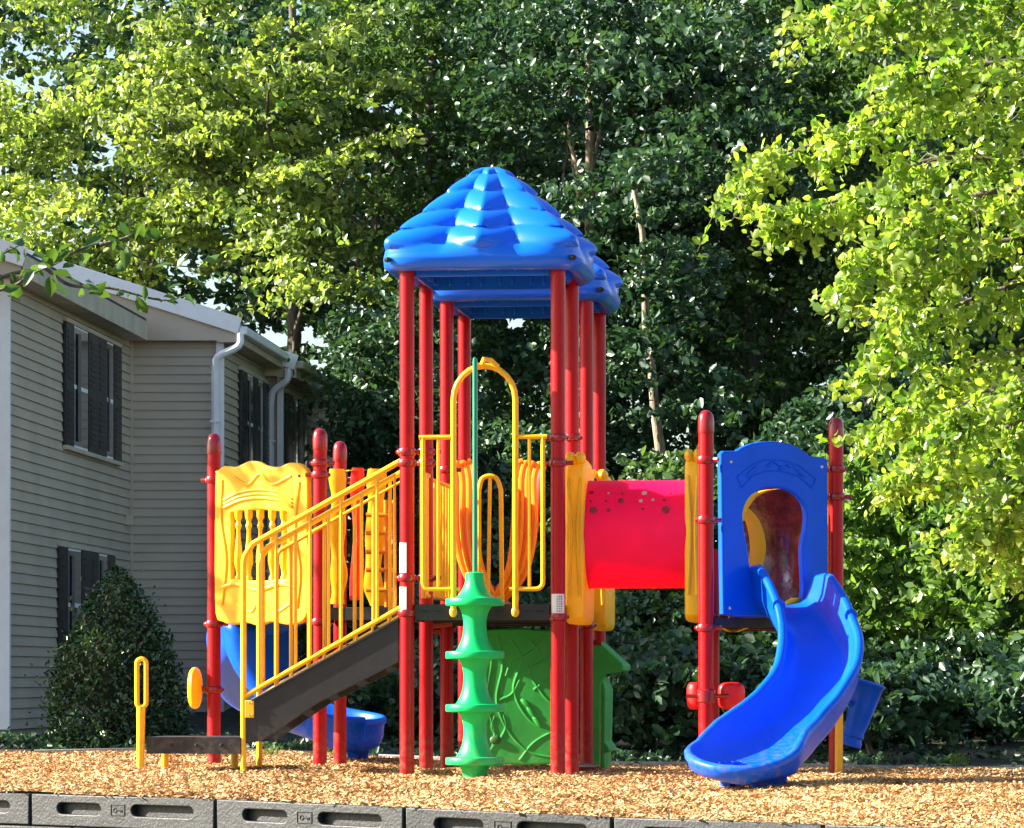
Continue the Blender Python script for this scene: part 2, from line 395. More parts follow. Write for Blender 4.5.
def planemap(P0, P1, off=0):
    P0 = Vector((P0[0], P0[1], 0)); P1 = Vector((P1[0], P1[1], 0)); d = (P1-P0).normalized(); n = Vector((d.y, -d.x, 0))  # n towards camera for left->right
    return lambda a, b, c=0: P0+d*a+n*(c+off)+Vector((0, 0, b))
S = 1.12; PR = .054
rowsv = [0, 1.06, 2.28, 3.42]
APOST = [Vector((0, v, 0)) for v in rowsv]; BPOST = [Vector((S, v, 0)) for v in rowsv]
Cp = q(706, HY, 27.2); Dp = q(836, HY, 27.95); L0 = q(214, HY, 29.8); L1 = q(320, HY, 29.2); L2 = q(340, HY, 30.8)
Ep = Vector((Cp.x-.02, Cp.y+1.1, 0))
for p in (Cp, Dp, L0, L1, L2, Ep): p.z = 0
def post(p, H, cap, clamps, name="post", m=RED):
    zb = gz(*wl(p)[:2])-.12
    g = G(); n = 20
    prof = [(PR, zb), (PR, H-.0)]
    g.lathe([(PR, zb), (PR, H)], (p.x, p.y, 0), n); o = g.build(name, m, play, sharp=50)
    if cap:
        g = G(); g.lathe([(PR*1.06, H-.10), (PR*1.08, H-.09), (PR*1.08, H-.02), (PR*1.0, H+.02), (PR*.8, H+.045), (PR*.45, H+.062), (.004, H+.066)], (p.x, p.y, 0), n)
        g.build("cap", CAPM if cap == 2 else RED, o)
    for z, a in clamps:
        g = G(); h = .022
        g.lathe([(PR*1.01, z-h-.006), (PR*1.22, z-h), (PR*1.3, z-h*.5), (PR*1.3, z+h*.5), (PR*1.22, z+h), (PR*1.01, z+h+.006)], (p.x, p.y, 0), n)
        dv = Vector((math.cos(a), math.sin(a), 0))
        g.tube([p+dv*PR*1.1+Vector((0, 0, z)), p+dv*(PR+.06)+Vector((0, 0, z))], .017, 8)
        g.ell(p-dv*(PR*1.25)+Vector((0, 0, z)), (.018, .018, .018), n=8)
        c = g.build("clamp", CAPM, o)
    return o
HT = 3.80
def zy(py, p): return Zat(py, wl(p).y)
posts = []
for i, p in enumerate(APOST):
    cl = [(zy(452, p), 0), (zy(463, p), PI*.9), (zy(578, p), 0), (zy(613, p), 0)] if i < 2 else [(zy(470, p), 0), (zy(620, p), 0)]
    if i == 3: cl = cl[1:]
    po = post(p, HT-.01, 0, cl)
    posts.append(po)
    if i == 0:
        for (ya, yb) in ((543, 573), (587, 598), (598, 611)):
            g = G(); za, zb = zy(yb, p), zy(ya, p)
            rows = [[Vector((p.x+math.cos(a)*(PR+.0015), p.y+math.sin(a)*(PR+.0015), z)) for a in np.linspace(PI*1.02, PI*1.52, 8)] for z in (za, zb)]
            g.grid(rows); g.build("warning_sticker", STK, po)
for i, p in enumerate(BPOST):
    cl = [(zy(438, p), PI), (zy(463, p), 0), (zy(626-9, p), PI)] if i < 2 else [(zy(480, p), PI), (zy(625, p), PI)]
    if i == 3: cl = cl[1:]
    po = post(p, HT-.01, 0, cl); posts.append(po)
    if i == 0:
        g = G(); za, zb = zy(614, p), zy(594, p)
        rows = [[Vector((p.x+math.cos(a)*(PR+.0015), p.y+math.sin(a)*(PR+.0015), z)) for a in np.linspace(PI*1.2, PI*1.85, 8)] for z in (za, zb)]
        g.grid(rows)
        st = g.build("warning_sticker", STK, po)
        g = G()
        for k in range(3):
            a = PI*(1.5+.09*k); rr = PR+.003
            for zz in np.linspace(za+.02, zb-.02, 7):
                g.box((p.x+math.cos(a)*rr, p.y+math.sin(a)*rr, zz), (.010, .002, .008+.006*random.random()), Matrix.Rotation(a+PI/2, 3, 'Z'))
        g.build("sticker_print", INK, st)
HS = 2.60
post(Cp, HS, 2, [(zy(460, Cp), PI*1.8), (zy(628, Cp), 0), (zy(520, Cp), .3)])
post(Dp, HS, 2, [(zy(469, Dp), PI), (zy(497, Dp), 0)])
post(Ep, HS-.9, 0, [(1.2, 0)])
post(L0, HS+.0, 2, [(zy(480, L0), PI*.9), (zy(624, L0), 0), (zy(690, L0), PI)])
post(L1, HS+.0, 2, [(zy(463, L1), 0), (zy(475, L1), PI), (zy(622, L1), PI)])
post(L2, HS+.0, 2, [(zy(480, L2), 0)])
L3 = Vector((L2.x+.10, L2.y+1.1, 0))

# ---- roofs
def roof(cu, cv, zb, hw, Hh, name="roof"):
    g = G(); nT = 72; nth = 192
    rows = []
    tri = lambda a: abs(((a/PI) % 2)-1)            # 1 at a=0, 0 at a=PI
    for i in range(nT+1):
        t = i/nT
        # silhouette: radius and height against t
        rr = np.interp(t, [0, .06, .14, .3, .5, .68, .80, .87, .92, .96, .985, 1.0], [.0, .085, .17, .36, .60, .80, .925, .98, 1.0, .985, .95, .90])
        zz = np.interp(t, [0, .06, .14, .3, .5, .68, .80, .87, .92, .96, .985, 1.0], [1.0, .985, .94, .79, .565, .385, .26, .18, .11, .055, .02, .0])
        R = []
        for k in range(nth):
            th = 2*PI*k/nth
            p = 2.4+3.6*t; c, s_ = abs(math.cos(th)), abs(math.sin(th)); base = 1/((c**p+s_**p)**(1/p))
            pl = 1-tri(8*th)                         # 0 on ridges (corners are ridges)
            ridge = 1-pl
            env = min(1, t/.12)*max(0, 1-sstep(.78, .93, t))
            tt = t*5.0/.86+.12*pl; fr = tt % 1
            bump_ = (math.sin(PI*fr)**.7 if t < .84 else 0)
            rad = hw*rr*base*(1+(.17+.12*fr)*env*(ridge-.5))+ .020*bump_*env
            z = zb+Hh*zz+.006*bump_*env
            R.append(Vector((cu+rad*math.cos(th), cv+rad*math.sin(th), z)))
        rows.append(R)
    # turn under the eave
    for rf, dz in ((.86, .012), (.80, .05), (.74, .11)):
        R = []
        for k in range(nth):
            th = 2*PI*k/nth; p = 6; c, s_ = abs(math.cos(th)), abs(math.sin(th)); base = 1/((c**p+s_**p)**(1/p))
            R.append(Vector((cu+hw*rf*base*math.cos(th), cv+hw*rf*base*math.sin(th), zb+dz)))
        rows.append(R)
    rows[0] = [Vector((cu+.004*math.cos(2*PI*k/nth), cv+.004*math.sin(2*PI*k/nth), zb+Hh)) for k in range(nth)]
    g.grid(rows, closed=True)
    o = g.build(name, BLUR, play, sharp=60, solid=.012)
    g = G()                                          # ribbed underside rim
    for k in range(4):
        M = Matrix.Rotation(PI/2*k, 3, 'Z')
        for j in range(-4, 5):
            pc = M @ Vector((hw*.70, j*.12, 0)); g.box((cu+pc.x, cv+pc.y, zb+.05), (.10, .02, .09), M @ Matrix.Rotation(.3*(-1)**j, 3, 'Z'))
        pc = M @ Vector((hw*.67, 0, 0)); g.box((cu+pc.x, cv+pc.y, zb+.035), (.018, hw*1.34, .14), M)
    g.build("eave_ribs", BLUR, o, bevel=.005)
    for sx in (-1, 1):
        for sy in (-1, 1): g = G(); g.ell((cu+sx*hw*.91, cv+sy*hw*.91, zb+.075), (.03, .03, .022), n=8); g.build("bolt", HOLE, o)
    return o
rc0 = (rowsv[0]+rowsv[1])/2; rc1 = (rowsv[2]+rowsv[3])/2
roof(S/2+.0, rc0, zy(272, (0, 0, 0)), .75, .83)
roof(S/2+.0, rc1, zy(272, (0, 0, 0)), .75, .83)

# ---- decks
def deck(poly, z, name="deck", fh=.12):
    g = G()
    pts = [Vector((a, b, 0)) for a, b in poly]
    g.prism(poly, lambda a, b, c: Vector((a, b, c)), z-.03, z); 
    c = sum(pts, Vector())/len(pts)
    o = g.build(name, CHAR, play)
    for i in range(len(pts)):
        a, b = pts[i], pts[(i+1) % len(pts)]; d = (b-a).normalized(); n = Vector((d.y, -d.x, 0))
        if n.dot((a+b)/2-c) < 0: n = -n
        g = G(); g.beam(a+d*.06+n*.012+Vector((0, 0, z-fh/2+.002)), b-d*.06+n*.012+Vector((0, 0, z-fh/2+.002)), .02, fh)
        fo = g.build("deck_edge", CHAR, o, bevel=.004)
        if i == 0 and name == "deck" and len(poly) == 4:
            
            for f in (.12, .2, .38, .62, .80, .88): 
                g = G(); pc = a+(b-a)*f+n*.0235+Vector((0, 0, z-.05)); g.box(pc, (.055, .004, .012)); g.build("deck_slot", HOLE, fo)
    return o
ZD = 1.28
r_ = .02
deck([(0, 0), (S, 0), (S, rowsv[1]), (0, rowsv[1])], ZD)
deck([(0, rowsv[1]+.03), (S, rowsv[1]+.03), (S, rowsv[2]-.03), (0, rowsv[2]-.03)], ZD, "bridge_deck")
deck([(0, rowsv[2]), (S, rowsv[2]), (S, rowsv[3]), (0, rowsv[3])], ZD, "bridge_deck")
deck([(Cp.x, Cp.y), (Dp.x, Dp.y), (Dp.x+.05, Dp.y+.7), (Ep.x, Ep.y)], 1.17, "slide_deck", .07)
deck([(L0.x, L0.y), (L1.x, L1.y), (-.02, rowsv[1]+.1), (-.02, rowsv[2]), (L2.x, L2.y)], ZD, "side_deck", .10)

# ---- entrance arch with side rails
V_ = -.075
def A(px, py): 
    s, z = onplane(px, py, (0, V_), (S, V_)); return Vector((s, V_, z))
g = G(); R1 = .022
lx, rx_ = A(453.5, 600).x, A(515.5, 600).x
zb = A(480, 612).z; zc = A(480, 400).z; zt = A(480, 366).z
cxm = (lx+rx_)/2; rw = (rx_-lx)/2
pts = [Vector((lx, V_, zb)), Vector((lx, V_, zc))]
for k in range(1, 12):
    a = PI-PI*k/12; pts.append(Vector((cxm+rw*math.cos(a), V_, zc+(zt-zc)*math.sin(a))))
pts += [Vector((rx_, V_, zc)), Vector((rx_, V_, zb))]
g.tube(pts, R1, 12)
g.ell((lx, V_-.012, zb), (.03, .012, .04), n=12); g.ell((rx_, V_-.012, zb), (.03, .012, .04), n=12)
arch = g.build("entrance_arch", YEL, play)
g = G()
g.tube([Vector((cxm-.02, V_-.02, zt+.0)), Vector((cxm+.005, V_-.06, zt+.045)), Vector((cxm+.05, V_-.02, zt+.04)), Vector((cxm+.10, V_, zt-.01))], .02, 8)
g.build("pole_bracket", YEL, arch)
for xa, xb, side in ((A(423, 500).x, lx, -1), (rx_, A(543, 500).x, 1)):
    g = G(); z1 = A(480, 437).z; z0 = A(480, 589).z
    out = xa if side < 0 else xb; inn = xb if side < 0 else xa
    rr = .05
    pp = [Vector((inn, V_, z1)), Vector((out, V_, z1))]
    g.tube([pp[0], pp[1]+Vector((side*.03, 0, 0))], R1*.8, 10)
    pts = [Vector((out, V_, z1)), Vector((out, V_, z0+rr))]
    for k in range(1, 6):
        a = PI/2*k/5; pts.append(Vector((out-side*rr*(1-math.cos(a)), V_, z0+rr-rr*math.sin(a))))
    pts.append(Vector((inn, V_, z0))); g.tube(pts, R1*.8, 10)
    for f in (.5,): g.tube([Vector((xa+(xb-xa)*f, V_, z0)), Vector((xa+(xb-xa)*f, V_, z1))], R1*.62, 8)
    g.tube([Vector((inn-side*.045+side*.0, V_, z0)), Vector((inn-side*.0, V_, z0))], R1*.6, 8)
    g.build("side_rail", YEL, arch)
for xx in (lx, rx_):
    g = G(); g.tube([(xx, V_-.026, zb), (xx, V_-.018, zb)], .009, 8); g.build("bolt", STEEL, arch)

# ---- green climber pole with four discs
pv = -.33; pc = l(W(475, HY, wl((.5, pv, 0)).y)); pc.z = 0
yy = wl(pc).y
zz = lambda py: Zat(py, yy)
g = G(); g.lathe([(.019, .1), (.019, zz(362)), (.016, zz(358.5)), (.006, zz(357))], pc, 14)
climb = g.build("climbing_pole", GPOLE, play)
g = G(); g.tube([Vector((pc.x, pc.y, zt-.0)), Vector((pc.x+.0, V_, zt+.0))], .016, 8); g.build("pole_bracket", YEL, climb)
dd = [602, 655, 708, 761]; R0 = .215
for k, dy in enumerate(dd):
    zc_ = zz(dy); top = zz(573) if k == 0 else (zz(dd[k-1])-(zz(dd[k-1])-zc_)*.42); bot = (zc_-(zz(dd[k])-zz(dd[k]+53))*.42) if k < 3 else zz(782)
    g = G(); hu = top-zc_; hd = zc_-bot
    prof = [(.055 if k < 3 else .10, bot), ]
    prof = []
    for t in np.linspace(0, 1, 9):           # lower bell: narrow at the bottom, wide under the disc
        prof.append((.085+(.125-.085)*t**2.5 if k < 3 else .085+.03*t**2, bot+(hd-.030)*t))
    prof += [(R0*.80, zc_-.030), (R0*.97, zc_-.028), (R0, zc_-.020), (R0, zc_+.018), (R0*.975, zc_+.026), (R0*.66, zc_+.030)]
    for t in np.linspace(0, 1, 12)[1:]:
        w_ = .068 if k == 0 else .085
        prof.append((w_+(R0*.66-w_)*(1-t)**2.6, zc_+.030+(hu-.030)*t))
    if k == 0: prof.append((.06, top+.004)); prof.append((.02, top+.008))
    g.lathe([(r if r < R0*.6 else r, z) for r, z in prof], pc, 36)
    g.build("climbing_disc", GRN, climb, sharp=50)

# ---- stairs
v0, v1 = -.0, .66
def SP(px, py, v):
    s, z = onplane(px, py, (0, v), (S, v)); return Vector((s, v, z))
st = empty("stairs", (0, 0, 0)); st.parent = play
for v in (v0, v1):
    g = G()
    P = [(399, 617), (399, 662), (318, 703), (262, 741), (243, 744), (243, 703), (252, 699)]
    poly = [(SP(a, b, v0).x, SP(a, b, v0).z) for a, b in P]
    g.prism(poly, lambda a, b, c: Vector((a, c, b)), v-.012, v+.012)
    # flange along the lower edge and the top edge
    g.beam((poly[0][0], v, poly[0][1]-.012), (poly[6][0], v, poly[6][1]-.012), .05, .02, up=(0, 0, 1))
    g.build("stringer", CHAR, st, bevel=.004)
x_top, z_top = SP(399, 617, v0).x, 1.2; x_bot = SP(252, 699, v0).x
for k in range(6):
    f = (k+.5)/6; g = G(); xx = x_top+(x_bot-x_top)*f; zz_ = 1.16-(1.16-.42)*f
    g.box((xx, (v0+v1)/2, zz_), (.24, v1-v0-.03, .03)); g.build("tread", CHAR, st, bevel=.004)
RS = .0195
for v, bars, nm in ((v0, [276, 310, 341, 377], "handrail"), (v1, [], "handrail")):
    g = G()
    a0 = SP(243.5, 560, v0); top0 = SP(250, 546, v0); top1 = SP(401, 461, v0)
    dx = top1-top0; slope = dx.z/dx.x
    off = Vector((0, v-v0, 0)); sh = 0.0
    base = Vector((a0.x, v, gz(*wl((a0.x, v, 0))[:2])-.05))
    pts = [base, Vector((a0.x, v, a0.z-.03)), Vector((a0.x+.012, v, a0.z+.03)), Vector((top0.x+.02, v, top0.z+.015)), Vector((top1.x, v, top1.z))]
    pts = [base]+catmull(pts[1:4], 4)+[pts[4]]
    g.tube(pts, RS*1.15, 10)
    # second rail below the top rail, and bottom rail
    b0 = SP(245, 696, v0); b1 = SP(400, 608, v0)
    sl2 = (b1.z-b0.z)/(b1.x-b0.x)
    g.tube([Vector((b0.x, v, b0.z)), Vector((b1.x, v, b1.z))], RS*1.0, 10)
    for k in range(9):
        f = (k+.9)/9.6; xx = b0.x+(b1.x-b0.x)*f; z0_ = b0.z+(b1.z-b0.z)*f
        g.tube([Vector((xx, v, z0_-.06)), Vector((xx, v, z0_))], .012, 6)
    inner0 = SP(265, 552, v0); inner1 = SP(400, 480, v0)
    bars_x = [SP(p, 600, v0).x for p in (276, 310, 341, 377)]
    for xx in bars_x:
        zt_ = top0.z+slope*(xx-top0.x); zb_ = b0.z+sl2*(xx-b0.x)
        g.tube([Vector((xx, v, zb_)), Vector((xx, v, zt_))], RS*.72, 8)
    g.build(nm, YEL, st)
    # inner loop rail, hung on the inside of the stair rail
    g = G(); iv = v+(.03 if v == v0 else -.03)
    for xa_, xb_ in ((SP(262, 0, v0).x, SP(394, 0, v0).x),):
        zA = top0.z+slope*(xa_-top0.x)-.07; zB = top0.z+slope*(xb_-top0.x)-.07
        zC = b0.z+sl2*(xb_-b0.x); zD = b0.z+sl2*(xa_-b0.x)-.25
        g.tube([Vector((xa_, iv, b0.z+sl2*(xa_-b0.x))), Vector((xa_, iv, zA-.03)), Vector((xa_+.03, iv, zA+.01)), Vector((xb_, iv, zB)), Vector((xb_+.0, iv, zC))], RS*.9, 10)
        for f in (.25, .5, .75):
            xx = xa_+(xb_-xa_)*f
            g.tube([Vector((xx, iv, b0.z+sl2*(xx-b0.x))), Vector((xx, iv, zA+(zB-zA)*f))], RS*.7, 8)
    g.build("guard_rail", YEL, st)
g = G(); bp = SP(250, 709, v0); g.box((bp.x-.0, v0-.018, bp.z), (.07, .012, .13)); g.build("mounting_plate", YEL, st, bevel=.006)
for dx_ in (-.012, .012):
    for dz_ in (-.045, .045): g = G(); g.ell((bp.x+dx_+.01, v0-.026, bp.z+dz_), (.007, .004, .007), n=8); g.build("bolt", STEEL, st)

# ---- low transfer step with loop handle
g = G(); ta = SP(147, 737, v0); tb = SP(241, 739, v0); zt2 = ta.z; zb2 = SP(147, 751, v0).z
g.box(((ta.x+tb.x)/2, .30, zt2-.015), (tb.x-ta.x, .62, .03)); ts = g.build("transfer_step", CHAR, play, bevel=.006)
g = G(); g.box(((ta.x+tb.x)/2, -.015, (zt2+zb2)/2-.01), (tb.x-ta.x, .02, zt2-zb2+.02)); g.build("step_edge", CHAR, ts, bevel=.003)
for px in (172, 197, 222): g = G(); g.ell((SP(px, 744, v0).x, -.027, SP(px, 745, v0).z), (.014, .004, .014), n=10); g.build("bolt_hole", HOLE, ts)
for px, v in ((165, .5), (236, .45)):
    g = G(); xx = q(px, HY, wl((-1.9, v, 0)).y).x; g.tube([Vector((xx, v, -.1)), Vector((xx, v, zt2-.03))], .028, 12); g.build("leg", YEL, ts)
g = G(); hx = SP(141.5, 700, v0-.03).x; hv = v0-.03
g.tube([Vector((hx-.01, hv, -.1)), Vector((hx-.004, hv, SP(141, 706.5, hv).z))], [.026, .034], 12)
z0_, z1_ = SP(141, 707, hv).z, SP(141, 659, hv).z; hw_ = .034
pts = []
for k in range(33):
    a = 2*PI*k/32; cxx = math.cos(a); sxx = math.sin(a)
    zc2 = (z0_+z1_)/2+(1 if sxx >= 0 else -1)*((z1_-z0_)/2-hw_); pts.append(Vector((hx+hw_*cxx, hv, zc2+hw_*sxx)))
pts = pts[:-1]+[pts[0].copy()-Vector((0, 0, (z1_-z0_)-2*hw_)), pts[0], pts[1]]
g.tube(pts, .019, 10, cap=False); g.build("loop_handle", YEL, ts)

# ---- yellow baluster panel between two left posts
mp = planemap(L0, L1, .02)
def PL(px, py): return onplane(px, py, L0, L1)
outer = [(219, 478), (221, 471), (228, 466), (238, 467), (246, 464), (253, 461), (262, 462), (270, 466), (282, 467), (292, 463), (303, 464), (310, 470), (311.5, 480), (312, 540), (312, 600), (311, 615), (304, 623), (290, 625), (275, 622), (262, 626), (250, 623), (236, 625), (226, 622), (219, 614), (218, 560)]
hole = [(235, 513), (245, 511), (265, 510), (290, 512), (290, 560), (290, 579), (262, 581), (235, 579)]
g = G(); plate(g, [PL(*p) for p in smooth2(outer, 3)], [[PL(*p) for p in hole]], .06, .016, mp)
yp = g.build("baluster_panel", YPL, play)
for px in (240, 250.5, 262, 274, 285.5):
    s, _ = PL(px, 500); za, zb_ = PL(px, 582)[1], PL(px, 510)[1]; h = zb_-za
    g = G(); prof = [(.026, 0), (.028, .06), (.016, .10), (.020, .16), (.036, .28), (.033, .38), (.018, .62), (.015, .72), (.027, .78), (.016, .84), (.030, .90), (.032, 1.0)]
    base_ = mp(s, 0, 0); g.lathe([(r, za+h*t) for r, t in prof], (base_.x, base_.y, 0), 14); g.build("baluster", YPL, yp)
g = G()
for k in range(3):                                  # raised brow and sill mouldings
    pts = [mp(*PL(*p), .035) for p in [(228, 508-4*k), (243, 501-4*k), (262, 498-4*k), (282, 500-4*k), (296, 507-4*k)]]
    g.tube(catmull(pts, 5), .009 if k else .013, 8)
pts = [mp(*PL(*p), .03) for p in [(226, 588), (240, 584), (262, 590), (284, 584), (300, 588)]]; g.tube(catmull(pts, 5), .018, 8)
pts = [mp(*PL(*p), .028) for p in [(226, 480), (225, 520), (230, 560), (226, 605)]]; g.tube(catmull(pts, 5), .016, 8)
pts = [mp(*PL(*p), .028) for p in [(303, 482), (299, 530), (304, 570), (301, 608)]]; g.tube(catmull(pts, 5), .016, 8)
pts = [mp(*PL(*p), .026) for p in [(238, 478), (252, 485), (264, 474), (276, 485), (295, 476)]]; g.tube(catmull(pts, 5), .016, 8)
pts = [mp(*PL(*p), .026) for p in [(240, 604), (255, 612), (264, 600), (278, 613), (294, 604)]]; g.tube(catmull(pts, 5), .014, 8)
g.build("panel_moulding", YPL, yp)
g = G()
for p in ((303, 476), ): b_ = mp(*PL(*p), .031); g.ell(b_, (.012, .012, .012), n=10)
g.build("bolt", CAPM, yp)

# ---- yellow paddle on left post
lp = Vector((L0.x, L0.y, 0)); zc_ = zy(688, L0)
g = G(); bx = q(195, 688, wl(L0).y); g.tube([lp+Vector((-.04, 0, zc_)), Vector((bx.x, bx.y, zc_))], .016, 10); pdl = g.build("paddle_bracket", CAPM, play)
g = G(); g.ell((bx.x, bx.y, zc_), (.055, .15, .165), n=20, pw=.8); g.build("drum_pad", YPL, pdl)

# ---- play parts at the back of the left deck (climber walls)
def band(pxpts, Y, th, half, m, name, par=play, dv=.0):
    """vertical curved board standing at distance Y: centre line px/py, half width px"""
    g = G(); left = []; right = []
    P = catmull([(a, b, 0) for a, b in pxpts], 5); H_ = half if callable(half) else (lambda t: half)
    n = len(P); rowsF = []
    for i, p in enumerate(P):
        t = i/(n-1); h = H_(t)
        a = q(p.x-h, p.y, Y); b = q(p.x+h, p.y, Y); mid = (a+b)/2; off = Vector((0, th/2, 0))
        rowsF.append([a-off*.5, mid-off, b-off*.5, b+off*.5, mid+off, a+off*.5])
    g.grid(rowsF, closed=True); g.f.append(tuple(range(6))); g.mi.append(0); m_ = len(rowsF)*6; g.f.append(tuple(range(m_-6, m_))); g.mi.append(0)
    return g.build(name, m, par, sharp=60)
wall1 = band([(337, 469), (338, 500), (337, 540), (339, 575), (337, 604)], 30.3, .10, lambda t: 7+1.3*math.sin(t*19), YPL, "climber_column")
band([(377, 469), (376, 500), (375, 540), (373, 580), (378, 606)], 30.4, .10, lambda t: 8.5+1.3*math.sin(t*17), YPL, "climber_column")
band([(358, 468), (357, 500), (358, 550), (356, 600)], 30.5, .10, lambda t: 5.5+1.2*math.sin(t*9), RPL, "climber_column")
band([(348, 471), (352, 470), (366, 470)], 30.45, .05, 3, YPL, "climber_bridge")
g = G()
for px in (385.5, 394): g.tube([q(px, 500, 30.2), q(px+1, 607, 30.2)], .016, 8)
for py in (515, 533, 552, 570, 590): g.tube([q(366, py, 30.2), q(396, py, 30.2)], .018, 8)
g.build("rung_ladder", ORG, play)

# ---- curved chute walls at the rear of the towers
def arcs(sign):
    cxp = 490
    Yb = 31.0
    f = (lambda x: x) if sign < 0 else (lambda x: 2*495-x)
    sheet = [(444, 462), (450, 500), (455, 545), (466, 580), (490, 606)]
    rr = [[], []]
    P1 = catmull([(f(a), b, 0) for a, b in sheet], 6)
    g = G(); rows = []
    for i, p in enumerate(P1):
        a = q(p.x, p.y, Yb); wdt = 22
        b = q(p.x-sign*(-1)*wdt*(-1), p.y, Yb+.35)
        rows.append([a, (a+b)/2+Vector((0, .05, 0)), b])
    g.grid(rows); g.build("chute_wall", RPL, play, solid=.02)
    for k in range(4):
        g = G(); o_ = k*7.0
        pts = [(f(446+o_), 470-3*k), (f(451+o_), 464), (f(456+o_*.9), 480), (f(455+o_), 520), (f(459+o_*.95), 555), (f(470+o_*.8), 582), (f(492+o_*.5), 606)]
        g.tube(catmull([q(a, b, Yb-.10-.05*k) for a, b in pts], 5), .024, 8)
        g.build("chute_rib", ORG, play)
arcs(-1); arcs(1)
g = G()
Yl = 29.9
pts = [q(479, 606, Yl), q(479, 490, Yl), q(482, 479, Yl), q(490, 476, Yl), q(497, 479, Yl), q(501, 490, Yl), q(502, 606, Yl)]
g.tube([pts[0]]+catmull(pts[1:6], 4)+[pts[6]], .019, 10); g.tube([q(490, 477, Yl), q(488, 606, Yl)], .015, 8)
g.build("inner_guard_rail", YEL, play)
# left barrier of bars on the side of the first tower, and right
for uu, y0_, y1_ in ((.0, 466, 603), (S, 466, 603)):
    g = G(); za, zb_ = 1.36, 2.28
    va, vb = (.70 if uu == 0 else .12), rowsv[1]-.08
    if uu == S: continue
    pts = [Vector((uu+.03, va, za-.02)), Vector((uu+.03, va, zb_-.05)), Vector((uu+.03, va+.04, zb_)), Vector((uu+.03, vb, zb_))]
    g.tube(pts, .018, 8); g.tube([Vector((uu+.03, va, za)), Vector((uu+.03, vb, za))], .018, 8)
    for f in (.33, .66): g.tube([Vector((uu+.03, va+(vb-va)*f, za)), Vector((uu+.03, va+(vb-va)*f, zb_))], .014, 8)
    g.build("side_barrier", YEL, play)
for uu in (.03, S-.03):
    g = G(); za, zb_ = 1.36, 2.26; va, vb = rowsv[1]+.08, rowsv[2]-.08
    for z_ in (za, zb_): g.tube([Vector((uu, va, z_)), Vector((uu, vb, z_))], .018, 8)
    for k in range(7): vv = va+(vb-va)*k/6; g.tube([Vector((uu, vv, za)), Vector((uu, vv, zb_))], .014, 8)
    g.build("bridge_barrier", YEL, play)

# ---- tunnel with its two end panels
tv = rowsv[1]/2; Yt = wl((S, tv, 0)).y
zt_c = Zat(534.5, Yt-.05); TR = 53.2*Yt/F
u0 = q(583, HY, Yt).x; u1 = q(690, HY, Yt).x+.02
RT = Matrix.Rotation(PI/2, 3, 'Y')
g = G(); rows = []
nth = 64; 
for uu, rr_ in ((u0, TR*1.015), (u0+.02, TR*1.015), (u0+.035, TR), ((u0+u1)/2, TR), (u1-.05, TR), (u1-.03, TR*1.012), (u1, TR*1.012)):
    rows.append([Vector((uu, tv+rr_*math.cos(2*PI*k/nth), zt_c+rr_*math.sin(2*PI*k/nth))) for k in range(nth)])
g.grid(rows, closed=True); tun = g.build("crawl_tunnel", TUN, play, sharp=40, solid=.012)
dots = [(595, 493, .016), (595, 502, .008), (598, 511, .026), (612, 494, .008), (610, 502, .010), (613, 511, .013), (626, 494, .009), (625, 501.5, .020), (645, 502, .013), (647, 510, .010), (648, 494, .018), (657, 501, .010), (670, 511, .026), (668, 501, .010), (673, 494, .009)]
PALE = mat("pale_window_dots", (.55, .38, .30), .3)
for px, py, rad in dots:
    uu = q(px, HY, Yt).x; z_ = Zat(py, Yt-.3); sn = (z_-zt_c)/TR; sn = max(-1, min(.98, sn)); an = math.asin(sn)
    n_ = Vector((0, -math.cos(an), math.sin(an))); p_ = Vector((uu, tv, zt_c))+n_*(TR+.0065)
    M = n_.to_track_quat('Z', 'Y').to_matrix()
    g = G(); g.lathe([(rad*1.15, -.002), (rad*1.15, .002), (rad, .002), (rad*.9, .0045), (.001, .0046)], p_, 16, M); g.build("dimple", CAPM if int(px) % 3 else PALE, tun)

def end_panel(uc, th, ptop, pbot, prof_px, vc=tv, lean=0, name="tunnel_panel", vhalf=.42):
    """thick yellow moulded panel lying in the depth direction; outline in (v,z)"""
    zt_, zb_ = ptop, pbot; hw = vhalf
    out = [(-hw, zb_+.16), (-hw*.96, zb_+.04), (-hw*.7, zb_), (-hw*.3, zb_+.03), (0, zb_), (hw*.3, zb_+.03), (hw*.7, zb_), (hw*.96, zb_+.04), (hw, zb_+.16),
           (hw, zt_-.30), (hw*1.02, zt_-.12), (hw*.9, zt_-.03), (hw*.7, zt_-.05), (hw*.45, zt_), (hw*.2, zt_-.02), (0, zt_+.01), (-hw*.2, zt_-.02), (-hw*.45, zt_), (-hw*.7, zt_-.05), (-hw*.9, zt_-.03), (-hw*1.02, zt_-.12), (-hw, zt_-.30)]
    hole = [(TR*.93*math.cos(2*PI*k/40), zt_c+TR*.93*math.sin(2*PI*k/40)) for k in range(40)]
    g = G(); plate(g, smooth2(out, 3), [hole], th, .035, lambda a, b, c: Vector((uc+c, vc+a, b)))
    o = g.build(name, YPL, play)
    g = G()                                          # raised scrolls on the front edge
    for sgn in (-1, 1):
        g.tube(catmull([Vector((uc+sgn*th*.28, vc-hw-.006, zb_+.2)), Vector((uc+sgn*th*.16, vc-hw-.02, zt_c)), Vector((uc+sgn*th*.30, vc-hw-.006, zt_-.15))], 6), .013, 8)
    g.ell((uc-th*.25, vc-hw*.86, zt_-.0), (th*.30, .09, .05), n=12); g.ell((uc+th*.25, vc-hw*.86, zt_+.0), (th*.30, .09, .05), n=12)
    g.build("panel_scroll", YPL, o)
    return o
Yf = wl((S, .1, 0)).y
end_panel(q(574.5, HY, Yf).x, .145, Zat(458, Yf), Zat(624, Yf), None)
Yr = wl((2.0, .1, 0)).y
